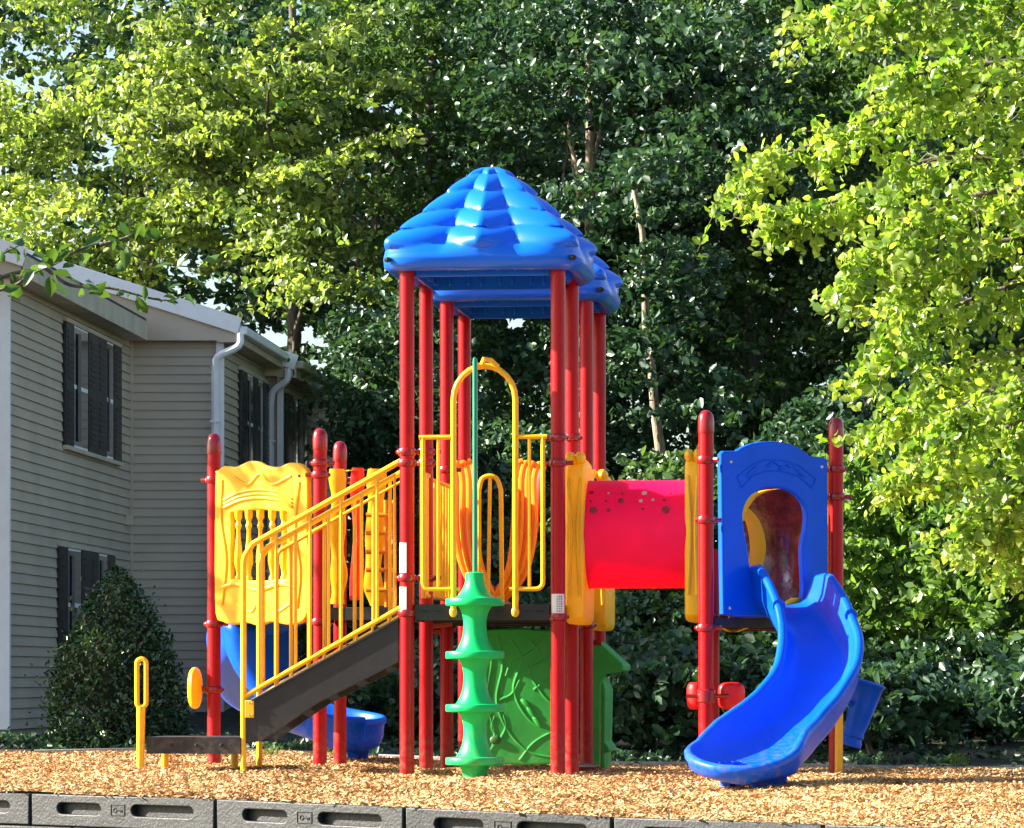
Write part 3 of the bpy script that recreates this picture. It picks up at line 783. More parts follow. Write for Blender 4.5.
end_panel(q(692, HY, Yr+.0).x+.005, .12, Zat(455, Yr), Zat(622, Yr), None, vc=tv)
# rear panel on the second tower
Yq = wl((S, 2.5, 0)).y
end_panel(q(597, HY, Yq).x, .16, Zat(475, Yq), Zat(630, Yq), None, vc=rc1+.05, name="rear_panel", vhalf=.40)

# ---- blue slide panel
mpb = planemap(Cp, Dp, .0)
def PB(px, py): return onplane(px, py, Cp, Dp)
outer = [(721, 614), (720, 540), (719, 454), (722, 451), (735, 451), (741, 447), (750, 443.5), (763, 441.5), (776, 441.5), (789, 444), (800, 450), (808, 456), (822, 457.5), (825.5, 460), (826, 530), (826, 615), (812, 616), (800, 617), (735, 617)]
hole = [(742, 528), (741, 512), (747, 498), (758, 490), (772, 487.5), (788, 491), (799, 500), (804, 513), (803, 530), (800, 545), (800, 562), (800, 600), (782, 608), (760, 603), (750, 580), (746, 552)]
g = G(); plate(g, [PB(*p) for p in outer], [[PB(*p) for p in smooth2(hole, 3)]], .055, .014, mpb)
bp_ = g.build("slide_entry_panel", BLU, play)
g = G()
fr = [(735, 477), (748, 466), (763, 460), (780, 460), (797, 466), (813, 479), (809, 488), (796, 476), (779, 471), (763, 471), (749, 477), (739, 488), (735, 477)]
g.tube([mpb(*PB(*p), .028) for p in fr], .007, 6)
for (px, py, rx2, rz2, an) in ((749, 472, .075, .02, .6), (767, 465, .04, .014, .5), (774, 463, .05, .016, -.5), (779, 468, .04, .012, .3), (797, 471, .08, .022, -.6), (786, 466, .03, .012, -.2)):
    c_ = mpb(*PB(px, py), .028); d_ = (Dp-Cp).normalized(); n_ = Vector((d_.y, -d_.x, 0)); M = Matrix((d_, n_, Vector((0, 0, 1)))).transposed() @ Matrix.Rotation(-an, 3, 'Y')
    g.ell(c_, (rx2, .012, rz2), M, n=12)
g.build("leaf_relief", BLU, bp_)
for p in ((728, 462), (819, 467), (727, 608)): g = G(); g.ell(mpb(*PB(*p), .03), (.013, .008, .013), n=10); g.build("bolt", STEEL, bp_)

# maroon bubble wall with yellow rim behind the opening
Yb = 28.7
g = G(); rows = []
for i in range(9):
    R = []
    for j in range(13):
        px = 728+(830-728)*j/12; py = 478+(632-478)*i/8; bulge = .22*math.sin(PI*i/8)*math.sin(PI*j/12)
        R.append(q(px, py, Yb)+Vector((0, bulge, 0)))
    rows.append(R)
g.grid(rows); bub = g.build("bubble_wall", MAR, play, solid=.01, sub=1)
for Yc, pts_, hwf in ((28.3, [(741, 505), (752, 520), (758, 545), (755, 575), (758, 612)], 8), (27.95, [(742, 521), (744, 508), (752, 497), (764, 491), (778, 489)], 5)):
    band(pts_, Yc, .05, (lambda t, h=hwf: h*(.55+.45*math.sin(PI*t))), YPL, "inner_rim")
band([(766, 598), (782, 606), (798, 598)], 27.75, .06, 7, YPL, "inner_rim")
g = G(); g.tube([q(828, 472, 28.2), q(828.5, 585, 28.2)], .022, 12); g.build("rear_pole", ORG, play)
g = G(); g.tube([q(839.5, 655, 27.78), q(838.5, 784, 27.78)], .030, 14); g.build("support_leg", YEL, play)
band([(724, 628), (733, 632), (745, 628)], 28.0, .08, 4, YPL, "rear_panel_foot")

# ---- front slide
def slide(path, wprof, wall, name, nsec=1, endr=True, thk=.035, m=BLU, lean=None, bowl=.865):
    """path: world points (bed centre). wprof/wall: half-width and wall heights (left,right) along the run"""
    P = catmull([Vector(p) for p in path], 12); K = 110; out = []
    for i in range(K):
        u = i/(K-1); u = (1-(1-u)**1.9)*.35+u*.65; f = u*(len(P)-1); a_i = min(int(f), len(P)-2); out.append(P[a_i].lerp(P[a_i+1], f-a_i))
    ts = [(1-(1-i/(K-1))**1.9)*.35+i/(K-1)*.65 for i in range(K)]
    P = out; n = len(P); rows = []
    tang = []
    for i in range(n):
        a = P[max(0, i-1)]; b = P[min(n-1, i+1)]; d = b-a; d.z = 0; tang.append(d.normalized())
    for i, p in enumerate(P):
        t = ts[i]; d = tang[i]; lft = Vector((d.y, -d.x, 0))*-1      # left of travel
        w_ = wprof(t); hl, hr = wall(t)
        kf = lean(t) if lean else 0.0
        e_ = min(1, max(0, (t-bowl)/(1-bowl))); cf = math.sqrt(max(0, 1-e_*e_)); W_ = max(w_, .0015)
        def pt(s, h, inner=False):
            if inner:
                a_ = abs(s)/W_; rho = math.sqrt(e_*e_+a_*a_*(1-e_*e_)); hh = hl if s >= 0 else hr
                h = float(np.interp(rho, [0, .3, .58, .78, .90, .96, 1], [0, .004, min(.018, hh*.2), min(.055, hh*.4), min(.13, hh*.66), hh*.86, hh]))
            o_ = max(0, abs(s)-W_*.98); sg = 1 if s >= 0 else -1
            q_ = p+lft*(s-sg*o_*(1-cf))+d*(o_*e_)
            return q_+Vector((0, 0, h+kf*s))
        R = []
        ro = .030
        # outer bottom -> outer left -> rim -> inner -> rim -> outer right
        half = [(.0, 0.0), (.30, .004), (.58, .018), (.78, .055), (.90, .12)]
        left_in = [(w_*a, min(b*1.1, hl*.8) if a > .5 else b) for a, b in half]+[(w_*.96, hl*.85)]
        rim_l = [(w_*.98+.000, hl), (w_*.98+.018, hl+.018), (w_*.98+.045, hl+.016), (w_*.98+.062, hl-.006), (w_*.98+.058, hl-.035), (w_*.98+.040, hl-.05)]
        out_l = [(w_*.98+.030, min(hl*.4-.03, hl-.05)), (w_*.86+.02, -.02), (w_*.6, -.045), (w_*.25, -.055)]
        right_in = [(-w_*a, min(b*1.1, hr*.8) if a > .5 else b) for a, b in half]+[(-w_*.96, hr*.85)]
        rim_r = [(-a, b-hl+hr) for a, b in rim_l]; out_r = [(-(w_*.98+.030), hr*.4-.03), (-(w_*.86+.02), -.02), (-w_*.6, -.045), (-w_*.25, -.055)]
        sec = list(reversed(right_in))[:-1]+left_in+rim_l+out_l+list(reversed(out_r))+list(reversed(rim_r))
        ni = len(right_in)-1+len(left_in)
        rows.append([l(pt(a, b, k_ < ni)) for k_, (a, b) in enumerate(sec)])
    g = G(); g.grid(rows, closed=True)
    m_ = len(rows[0]); g.f.append(tuple(range(m_))); g.mi.append(0); 
    return g.build(name, m, play, sharp=75, merge=.006), P, tang
path = [(1.97, 27.62, 1.27), (2.06, 27.35, 1.20), (2.14, 27.0, 1.03), (2.18, 26.7, .84), (2.13, 26.40, .62), (1.98, 26.10, .42), (1.79, 25.80, .27), (1.63, 25.47, .175), (1.54, 25.12, .125), (1.50, 24.78, .095)]
def wp(t):
    b = .245+.105*sstep(.45, .85, t)
    if t > .865: b *= math.sqrt(max(.0, 1-((t-.865)/.135)**2))
    return max(b, .0015)
def wh(t):
    hl = np.interp(t, [0, .1, .3, .6, .8, .88, .94, 1], [.20, .28, .22, .22, .23, .19, .12, .055])
    hr = np.interp(t, [0, .1, .3, .6, .72, .8, .88, .94, 1], [.26, .32, .25, .22, .19, .12, .12, .09, .055])
    return hl, hr
sl, SPth, ST = slide(path, wp, wh, "slide", lean=lambda t: -.10*math.sin(PI*t))
g = G()
for i in (22,):                                    # seam flanges over the rim
    p = SPth[i]; d = ST[i]; lf = Vector((-d.y, d.x, 0)); t = (1-(1-i/109)**1.9)*.35+i/109*.65; hl, hr = wh(t)
    for sgn, h_ in ((1, hl), (-1, hr)):
        g = G(); c_ = p+lf*sgn*(wp(t)+.02)+Vector((0, 0, h_-.01+sgn*-.10*math.sin(PI*t)*(wp(t))))
        g.tube([l(c_-d*.012), l(c_+d*.012)], .047, 14); g.build("seam_flange", BLU, sl)
def leg(pxs, Y, m, par, ztop):
    g = G(); 
    a0, b0 = pxs; zb_ = gz((a0-CX)*Y/F, Y)-.05
    xa, xb = (a0-CX)*Y/F, (b0-CX)*Y/F
    for (x0, x1, dy) in ((xa, xa+(xb-xa)*.42, 0), (xa+(xb-xa)*.46, xb, .05)):
        rows = []
        for t in (0, .15, .6, 1):
            z = zb_+(ztop-zb_)*t; e_ = .03*t
            rows.append([l(Vector(p)) for p in ((x0-e_, Y-.08-e_+dy, z), (x1+e_, Y-.08-e_+dy, z), (x1+e_, Y+.08+e_, z), (x0-e_, Y+.08+e_, z))])
        g.grid(rows, closed=True)
    return g.build("slide_foot", m, par, bevel=.012)
leg((752, 784), 25.15, BLU, sl, .15)
leg((722, 738), 25.3, BLU, sl, .18)

# ---- red drum pads on the right post
zc_ = zy(696, Cp); yC = wl(Cp).y
g = G(); g.tube([Cp+Vector((-.14, -.02, zc_)), Cp+Vector((.16, .02, zc_))], .016, 10)
g.lathe([(PR*1.02, zc_-.05), (PR*1.2, zc_-.04), (PR*1.2, zc_+.04), (PR*1.02, zc_+.05)], (Cp.x, Cp.y, 0), 18)
db = g.build("drum_bracket", CAPM, play)
a_ = q(731.5, 696, yC+.1); g = G(); g.ell((a_.x, a_.y, zc_), (.10, .075, .10), Matrix.Rotation(.3, 3, 'Z'), n=24, pw=.55); g.build("drum_pad", RPL, db)
a_ = q(695, 696, yC+.18); g = G(); g.ell((a_.x, a_.y, zc_), (.06, .075, .10), Matrix.Rotation(.3, 3, 'Z'), n=24, pw=.55); g.build("drum_pad", RPL, db)

# ---- blue funnel tube hung behind the slide
a_ = q(869, 683, 28.3); b_ = q(850, 746, 28.3); ax = (b_-a_); ln_ = ax.length; M = ax.normalized().to_track_quat('Z', 'Y').to_matrix()
g = G(); g.lathe([(.02, -.012), (.105, -.012), (.128, -.004), (.128, .012), (.116, .022), (.105, ln_*.3), (.088, ln_*.62), (.076, ln_*.78), (.082, ln_*.80), (.082, ln_*.85), (.075, ln_*.86), (.075, ln_*.90), (.083, ln_*.92), (.083, ln_), (.05, ln_+.002)], a_, 28, M)
fn = g.build("funnel_tube", BLU, play, sharp=50)
g = G(); g.tube([a_+ax*.4, q(842, 700, 28.2)], .02, 8); g.build("tube_bracket", BLU, fn)

# ---- green panels under the decks
gv = rowsv[1]+.02
def PG(px, py): return onplane(px, py, (0, gv), (S, gv))
mpg = planemap((0, gv), (S, gv), 0)
outer = [(477, 632), (487, 629), (520, 628), (553, 630), (566, 632), (566, 762), (553, 764), (520, 765), (500, 764), (482, 758), (478, 740), (481, 700), (478, 660)]
g = G(); plate(g, [PG(*p) for p in outer], [], .05, .014, mpg)
gp = g.build("green_wall_panel", GRN2, play)
g = G()
curves = [[(486, 640), (492, 660), (487, 700), (495, 735), (489, 757)], [(498, 636), (503, 665), (497, 700), (508, 730), (530, 752), (556, 758)], [(512, 640), (522, 660), (514, 690), (530, 720), (558, 736)],
          [(530, 640), (540, 655), (530, 672), (548, 700), (562, 704)], [(545, 636), (534, 650), (512, 664), (506, 676)], [(560, 640), (545, 660), (528, 668)], [(560, 660), (550, 676), (534, 690)], [(500, 700), (512, 694), (520, 680)],
          [(488, 752), (498, 742), (506, 728), (504, 715)], [(520, 760), (535, 742), (560, 728)], [(500, 738), (492, 728), (495, 716)]]
for c_ in curves: g.tube(catmull([mpg(*PG(*p), .0025) for p in c_], 6), .027, 10)
for (px, py, an) in ((532, 712, .9), (538, 722, .9), (527, 704, .7)):
    c_ = mpg(*PG(px, py), .026); g.ell(c_, (.06, .010, .022), Matrix.Rotation(an, 3, 'Y'), n=12)
g.build("vine_relief", GRN2, gp)
g = G(); ex = mpg(*PG(496, 740), .03); g.ell(ex, (.045, .012, .035), n=14); g.build("leaf_boss", mat("olive_relief", (.03, .12, .02), .5), gp)
# green playhouse front beside the rear tower
gu = S+.10
Yg = 30.6
poly = [(594, 642), (600, 640), (612, 650), (627, 664), (627, 671), (620, 674), (610, 674), (604, 684), (603, 768), (591, 768), (591, 700)]
g = G(); g.prism([(q(a, HY, Yg).x, Zat(b, Yg)) for a, b in poly], lambda a, b, c: Vector((a, c, b)), rc1-.35, rc1-.28)
hs = g.build("playhouse_side", GRN2, play, bevel=.012)
g = G(); g.prism([(q(a, HY, Yg).x, Zat(b, Yg)) for a, b in [(600, 641), (627, 665), (627, 671), (618, 671), (600, 652)]], lambda a, b, c: Vector((a, c, b)), rc1-.27, rc1+.40)
g.build("playhouse_awning", GRN2, hs, bevel=.012)
g = G(); g.prism([(q(a, HY, Yg).x, Zat(b, Yg)) for a, b in [(604, 676), (609, 690), (608, 742), (612, 746), (612, 751), (607, 752), (608, 768), (603, 768)]], lambda a, b, c: Vector((a, c, b)), rc1-.27, rc1+.40)
g.build("playhouse_counter", GRN2, hs, bevel=.012)
g = G(); g.tube([Vector((S-.35, rc1-.36, Zat(643, Yg))), Vector((S+.10, rc1-.36, Zat(643, Yg)))], .022, 10); g.build("cross_bar", CAPM, play)
# low red cross bars under the deck
for (pa, pb, Y) in (((428, 625), (452, 622), 29.6), ((430, 631), (455, 628), 30.2)):
    g = G(); g.tube([q(*pa, Y), q(*pb, Y)], .035, 10); g.build("cross_bar", CAPM, play)
g = G(); g.tube([q(572, 767, 29.3), q(596, 767, 30.0)], .03, 10); g.build("cross_bar", CAPM, play)

# ---- spiral slide behind the left deck
p2 = [W(300, 622, 30.2), W(262, 640, 30.3), W(243, 672, 30.9), W(252, 702, 31.6), W(290, 722, 32.0), W(335, 738, 32.0), W(362, 743, 31.7)]
p2 = [Vector((p.x, p.y, max(p.z, .22))) for p in p2]
p2[0].z = 1.22; p2[1].z = 1.02; p2[2].z = .80; p2[3].z = .56; p2[4].z = .34; p2[5].z = .20; p2[6].z = .17
s2, P2, T2 = slide(p2, lambda t: ((.24+.08*sstep(.4, .8, t))*(1 if t < .865 else max(.006, math.sqrt(max(0, 1-((t-.865)/.135)**2))))), lambda t: (np.interp(t, [0, .3, .8, 1], [.32, .30, .26, .20]), np.interp(t, [0, .3, .8, 1], [.34, .34, .30, .22])), "curved_slide")
leg((350, 366), 31.9, BLU, s2, .14)
# tall outer side wall of the curved slide, hanging below the baluster panel
g = G(); rows = []
for i in range(10):
    t = i/9; R = []
    for (px0, py0), (px1, py1), Y in (((223, 620), (268, 707), 30.05), ((236, 622), (275, 705), 29.95), ((262, 624), (288, 700), 30.0), ((296, 624), (300, 690), 30.25)):
        # bellied outline
        px = px0+(px1-px0)*t**2.2; py = py0+(py1-py0)*t; R.append(q(px, py, Y))
    rows.append(catmull(R, 4))
g.grid(rows); g.build("slide_side_wall", BLU, s2, solid=.03, sharp=60)

# ------------------------------------------------------------------ PLAY AREA BORDERS
def border_piece(a, b, za, zb, H, slots=True, name="border_timber", m=TIMB, th=.12, label=None, group=None):
    a = Vector((a[0], a[1], 0)); b = Vector((b[0], b[1], 0)); d = (b-a); Ln = d.length; d.normalize(); n = Vector((d.y, -d.x, 0))
    root = empty(name, Vector((a.x, a.y, za-H)), 0, label=label, cat="border timber", group=group)
    g = G(); e = .012
    def mpx(s, z, c): 
        t = s/Ln; p = a+d*s+n*c; return Vector((p.x, p.y, za+(zb-za)*t-H+z))-root.location
    outer = [(e, 0), (Ln-e, 0), (Ln-e, H), (e, H)]
    holes = []
    if slots:
        def slot(c, w_, h_, zc):
            r = h_/2; pts = []
            for k in range(7): aa = PI/2+PI*k/6; pts.append((c-w_/2+r+r*math.cos(aa), zc+r*math.sin(aa)))
            for k in range(7): aa = -PI/2+PI*k/6; pts.append((c+w_/2-r+r*math.cos(aa), zc+r*math.sin(aa)))
            return pts
        holes = [slot(Ln*.27, Ln*.24, H*.36, H*.56), slot(Ln*.72, Ln*.33, H*.36, H*.56)]
    plate(g, outer, holes, .05, .008, lambda s, z, c: mpx(s, z, c-.025))
    body = g.build("front_face", m, root)
    g = G()
    # core behind: top, back
    g.prism([(e, 0), (Ln-e, 0), (Ln-e, H-.006), (e, H-.006)], lambda s, z, c: mpx(s, z, c), -.053, -th)
    g.build("back_body", m, root, bevel=.01)
    if slots:
        g = G(); cz_ = H*.56; cs = Ln*.485; w_ = .055
        rect = [(cs-w_, cz_-.032), (cs+w_, cz_-.032), (cs+w_, cz_+.032), (cs-w_, cz_+.032), (cs-w_, cz_-.032)]
        g.tube([mpx(s, z, .001) for s, z in rect], .0035, 6)
        # key mark: ring, shaft and teeth
        g.tube([mpx(cs-.022+.013*math.cos(2*PI*k/14), cz_+.013*math.sin(2*PI*k/14), .001) for k in range(15)], .0035, 6)
        g.tube([mpx(cs-.009, cz_, .001), mpx(cs+.036, cz_, .001)], .0035, 6)
        for sx in (.022, .034): g.tube([mpx(cs+sx, cz_, .001), mpx(cs+sx, cz_-.012, .001)], .003, 6)
        g.build("key_mark", HOLE, root)
    return root
bx = [-4.15, -2.945, -1.744, -.609, .542, 1.62, 2.75]
posn = ["at the left edge of the photo, mostly cut off", "second from the left along the front edge, below the loop handle", "third from the left in the front edge, below the stair foot",
        "in front of the green climbing discs", "in front of the blue slide", "last one at the right end of the front edge"]
nearby = ["cut off by the photo's left edge", "running below the bush and yellow loop handle", "running below the foot of the stairs", "running below the green disc climber",
          "running below the front of the blue slide", "at the right end of the front edge"]
for i in range(6):
    a = (bx[i], float(front_edge(bx[i]))); b = (bx[i+1], float(front_edge(bx[i+1])))
    border_piece(a, b, front_z(bx[i])+.005, front_z(bx[i+1])+.005, .19, label="grey border timber with key mark, top row, "+nearby[i], group="top row of front border timbers")
for i in range(4):
    x0 = bx[i]+.28; x1 = bx[i+1]+.28
    a = (x0, float(front_edge(x0))-.02); b = (x1, float(front_edge(x1))-.02)
    border_piece(a, b, front_z(x0)-.192, front_z(x1)-.192, .19, label="grey plastic border timber, lower row, "+nearby[i], group="lower row of front border timbers")
bbx = [-6.0, -4.4, -2.8, -1.2, .4, 2.0, 3.55, 5.2]
bnear = ["left of the cone bush", "in front of the cone bush", "behind the curved slide's foot", "behind the stair tower posts", "behind the green wall panel", "behind the big blue slide", "right of the yellow support leg"]
for i in range(7):
    x0, x1 = bbx[i], bbx[i+1]; za = gz(x0, back_edge(x0)-.1)+.045; zb_ = gz(x1, back_edge(x1)-.1)+.045
    border_piece((x0, back_edge(x0)), (x1, back_edge(x1)), za, zb_, .16, slots=False, m=BTOP if i > 2 else TIMB,
                 label="low weathered edging board at the back of the mulch "+bnear[i], group="edging boards behind the mulch")

# ------------------------------------------------------------------ APARTMENT BUILDING
TB = (790-CX)/F
bld = empty("apartment_building", (-5.5, 40.8, .1), 0, label="two-storey taupe sided apartment building with black shutters left of the playground", cat="building")
BO = Vector((-5.5, 40.8, .1))
def siding(p0, p1, z0, z1, topfn=None, name="wall", m=SID):
    """lap siding from p0 to p1 (2d), outward normal to the right of p0->p1"""
    a = Vector((p0[0], p0[1], 0)); b = Vector((p1[0], p1[1], 0)); d = (b-a); Ln = d.length; d.normalize(); n = Vector((d.y, -d.x, 0))
    ex = .114; g = G(); z = z0
    while z < z1:
        zz = min(z+ex, z1)
        s1 = Ln; s0 = 0
        if topfn: 
            # usable span where roof line is above
            ss = [s for s in np.linspace(0, Ln, 60) if topfn(s) > z+.02]
            if not ss: break
            s0, s1 = min(ss), max(ss)
        P = lambda s, z_, c: a+d*s+n*c+Vector((0, 0, z_))-BO
        vs = [P(s0, z, .024), P(s1, z, .024), P(s1, z+(zz-z)*.93, .003), P(s0, z+(zz-z)*.93, .003), P(s1, z, .0), P(s0, z, .0), P(s1, zz, .001), P(s0, zz, .001)]
        g.add(vs, [(0, 1, 2, 3), (5, 4, 1, 0), (3, 2, 6, 7)])
        z += ex
    o = g.build(name, m, bld, sharp=20); return o, a, d, n
def bb(name, c, size, m, rz=0, par=None, bev=.004, M=None):
    g = G(); g.box(Vector(c)-BO, size, M if M is not None else Matrix.Rotation(rz, 3, 'Z')); return g.build(name, m, par or bld, bevel=bev)
def wallX(X0, Y): return X0+TB*Y
X1, X2, X3 = -8.47, -7.29, -7.08
ya, yb_, yc_, yd_ = 40.8, 48.5, 52.6, 60.0
P = lambda X0, Y, dx=0: (wallX(X0, Y)+dx, Y)
ZB, ZE = .17, 5.12
w1, a1, d1, n1 = siding(P(X1, ya), P(X1, yb_), ZB, ZE, name="side_wall")
xb1 = wallX(X2, yb_)
siding((wallX(X1, yb_), yb_), (xb1, yb_), ZB, 5.35, topfn=lambda s: 5.28-.44*(s-1.1), name="gable_wall", m=SID2)
siding(P(X2, yb_), P(X2, yc_), ZB, 5.05, name="side_wall")
siding((wallX(X2, yc_), yc_), (wallX(X3, yc_), yc_), ZB, 5.05, name="gable_wall", m=SID2)
siding(P(X3, yc_), P(X3, yd_), ZB, 5.05, name="side_wall")
siding((-14, ya), (wallX(X1, ya), ya), ZB, 5.1, name="end_wall")
# solid cores behind the siding so that nothing shows through and shadows are real
g = G()
for X0, y0_, y1_, zt_ in ((X1, ya, yb_, 5.1), (X2, yb_, yc_, 5.0), (X3, yc_, yd_, 5.0)):
    pl = [(wallX(X0, y0_)-.02, y0_+.02), (wallX(X0, y1_)-.02, y1_-.0), (-15, y1_), (-15, y0_+.02)]
    g.prism(pl, lambda a, b, c: Vector((a, b, c))-BO, .08, zt_)
g.build("inner_wall", SID, bld)
g = G()
for X0, y0_, y1_ in ((X1, ya, yb_), (X2, yb_, yc_), (X3, yc_, yd_)):
    pl = [(wallX(X0, y0_)-.03, y0_+.03), (wallX(X0, y1_)-.03, y1_+.03), (-14.9, y1_), (-14.9, y0_+.03)]
    g.prism(pl, lambda a, b, c: Vector((a, b, c))-BO, -.5, ZB)
g.build("foundation", FOUND, bld)
ang = math.atan(TB)
# roofs: eaves, fascia, gable rakes, shingles
pitch = .32
def roof_section(X0, oh, y0_, y1_, ze, nm, fas, rakem=WHT):
    xe0, xe1 = wallX(X0, y0_)+oh, wallX(X0, y1_)+oh; w_ = 4.5
    g = G()
    for (yy0, yy1) in ((y0_, y1_),):
        def R(x, y, z): return Vector((x, y, z))-BO
        vs = [R(xe0, y0_, ze+.26), R(xe1, y1_, ze+.26), R(xe1-w_, y1_, ze+.26+pitch*w_), R(xe0-w_, y0_, ze+.26+pitch*w_), R(-15, y1_, ze+.3), R(-15, y0_, ze+.3)]
        vs2 = [v-Vector((0, 0, .05)) for v in vs]
        g.add(vs+vs2, [(0, 1, 2, 3), (3, 2, 4, 5), (6, 9, 8, 7), (9, 11, 10, 8), (0, 6, 7, 1), (0, 3, 9, 6), (3, 5, 11, 9), (1, 7, 8, 2), (2, 8, 10, 4)])
    rf = g.build("roof", ROOFM, bld)
    g = G(); g.beam(Vector((xe0, y0_, ze+.10))-BO, Vector((xe1, y1_, ze+.10))-BO, .03, .24); g.build("fascia", fas, rf, bevel=.004)
    g = G(); g.prism([(xe0, y0_), (xe1, y1_), (xe1-oh-.03, y1_), (xe0-oh-.03, y0_)], lambda a, b, c: Vector((a, b, c))-BO, ze-.015, ze+.005); g.build("soffit", FAS, rf)
    g = G()                                         # rake board facing the camera
    a = Vector((xe0+.02, y0_-.03, ze+.19)); b = Vector((xe0-w_, y0_-.03, ze+.19+pitch*w_))
    g.beam(a-BO, b-BO, .03, .21); g.build("rake_board", rakem, rf, bevel=.004)
    g = G()                                         # gable infill
    g.prism([(xe0-.03, ze+.007), (xe0-w_, ze+.007), (xe0-w_, ze+pitch*w_+.17), (xe0-.03, ze+.17)], lambda a, b, c: Vector((a, c, b))-BO, y0_+.01, y0_+.05); g.build("gable_board", SID2, rf)
    return rf
roof_section(X1, .27, 40.45, 48.15, 5.04, "r", FAS)
r2 = roof_section(X2, .24, 48.3, 53.4, 5.03, "r", FAS)
r3 = roof_section(X3, .22, 52.4, 58.5, 4.90, "r", FAS)
# gutters
for X0, oh, y0_, y1_, z_, rr in ((X2, .30, 48.3, 53.4, 5.16, r2), (X3, .28, 52.4, 58.5, 5.06, r3)):
    g = G(); a = Vector((wallX(X0, y0_)+oh, y0_, z_))-BO; b = Vector((wallX(X0, y1_)+oh, y1_, z_))-BO
    g.beam(a, b, .11, .11); g.build("gutter", WHT if X0 == X2 else FAS, rr, bevel=.02)
# corner trims
def vtrim(x, y, z0, z1, w_, m, nm="corner_trim"): bb(nm, (x, y, (z0+z1)/2), (w_, w_, z1-z0), m)
vtrim(wallX(X1, ya)+.00, ya-.01, ZB, 5.1, .11, WHT); vtrim(wallX(X1, yb_)+.02, yb_-.03, ZB, 5.2, .045, FAS)
vtrim(xb1-.02, yb_-.015, ZB, 5.05, .10, WHT); vtrim(wallX(X3, yc_)-.01, yc_-.02, ZB, 5.0, .09, WHT)
def downspout(x, y, xe, ze, m=WHT):
    g = G(); pts = [Vector((xe, y-.12, ze)), Vector((xe-.02, y-.14, ze-.16)), Vector((x+.04, y-.12, ze-.30)), Vector((x, y-.09, ze-.48)), Vector((x, y-.09, .2)), ]
    pts = catmull(pts[:4], 4)+[pts[4]]
    g.tube([p-BO for p in pts], .05, 8); o = g.build("downspout", m, bld, sharp=20)
    g = G()
    for z_ in (4.0, 2.2): g.box(Vector((x, y-.09, z_))-BO, (.125, .11, .03))
    g.build("strap", m, o)
downspout((215.5-CX)*48.4/F, 48.4, (240-CX)*48.3/F, 5.12)
downspout((271-CX)*52.5/F, 52.5, (288-CX)*52.4/F, 5.0)
# windows with shutters
def Ypx(X0, px): return X0*F/(px-790)
def window_set(X0, items, z0, z1):
    for kind, pa, pb in items:
        y0_, y1_ = Ypx(X0, pa), Ypx(X0, pb); cy_ = (y0_+y1_)/2; cx_ = wallX(X0, cy_); wd_ = (y1_-y0_)
        M = Matrix.Rotation(-ang, 3, 'Z'); C_ = Vector((cx_, cy_, (z0+z1)/2))
        if kind == 's':
            sh = bb("shutter", C_+Vector((.045, 0, 0)), (.04, wd_-.02, z1-z0), SHUT, M=M)
            for h0, h1 in ((z0+.07, (z0+z1)/2-.05), ((z0+z1)/2+.05, z1-.07)):
                g = G(); g.box(Vector((cx_+.064, cy_, (h0+h1)/2))-BO, (.006, wd_*.70, h1-h0), M)
                for k in range(9): g.box(Vector((cx_+.068, cy_, h0+(h1-h0)*(k+.5)/9))-BO, (.012, wd_*.66, .03), M)
                g.build("louvre_panel", SHUT, sh)
        else:
            fr_ = bb("window", C_+Vector((.03, 0, 0)), (.05, wd_-.01, z1-z0), WHT, M=M)
            hz = (z1-z0)/2
            for dz_, mm in ((hz/2, GLS), (-hz/2, GLS)):
                bb("glass", C_+Vector((.052, 0, dz_)), (.012, wd_-.06, hz-.05), mm, M=M, par=fr_, bev=0)
            g = G(); g.box(C_+Vector((.060, -wd_*.2, 0))-BO, (.004, wd_*.2, z1-z0-.16), M); g.build("blind", CURT, fr_)
    y0_, y1_ = Ypx(X0, items[0][1]), Ypx(X0, items[-1][2])
    g = G(); g.beam(Vector((wallX(X0, y0_)+.05, y0_, z0-.03))-BO, Vector((wallX(X0, y1_)+.05, y1_, z0-.03))-BO, .06, .05); g.build("sill", FAS, bld, bevel=.004)
    g = G(); g.beam(Vector((wallX(X0, y0_)+.04, y0_, z1+.03))-BO, Vector((wallX(X0, y1_)+.04, y1_, z1+.03))-BO, .05, .05); g.build("head_trim", FAS, bld, bevel=.004)
window_set(X1, [('s', 61, 69), ('w', 69, 83.5), ('s', 84, 93), ('s', 93, 102), ('w', 102, 109), ('s', 109.5, 117)], 3.44, 4.87)
window_set(X1, [('s', 55.5, 63), ('w', 63, 76.5), ('s', 77, 86), ('s', 86, 94), ('w', 94, 103), ('s', 103, 110.5)], .92, 2.24)
window_set(X2, [('s', 237, 243), ('w', 243, 249), ('s', 249, 254), ('w', 254, 259), ('s', 259, 264.5)], 3.46, 4.78)
window_set(X3, [('s', 283, 289), ('w', 289, 294), ('s', 294, 299), ('w', 299, 303)], 3.4, 4.7)
g = G(); g.box(Vector((wallX(X1, 48.2)+.05, 48.15, Zat(520, 48.15)))-BO, (.10, .10, .14)); g.build("meter_box", FAS, bld, bevel=.01)

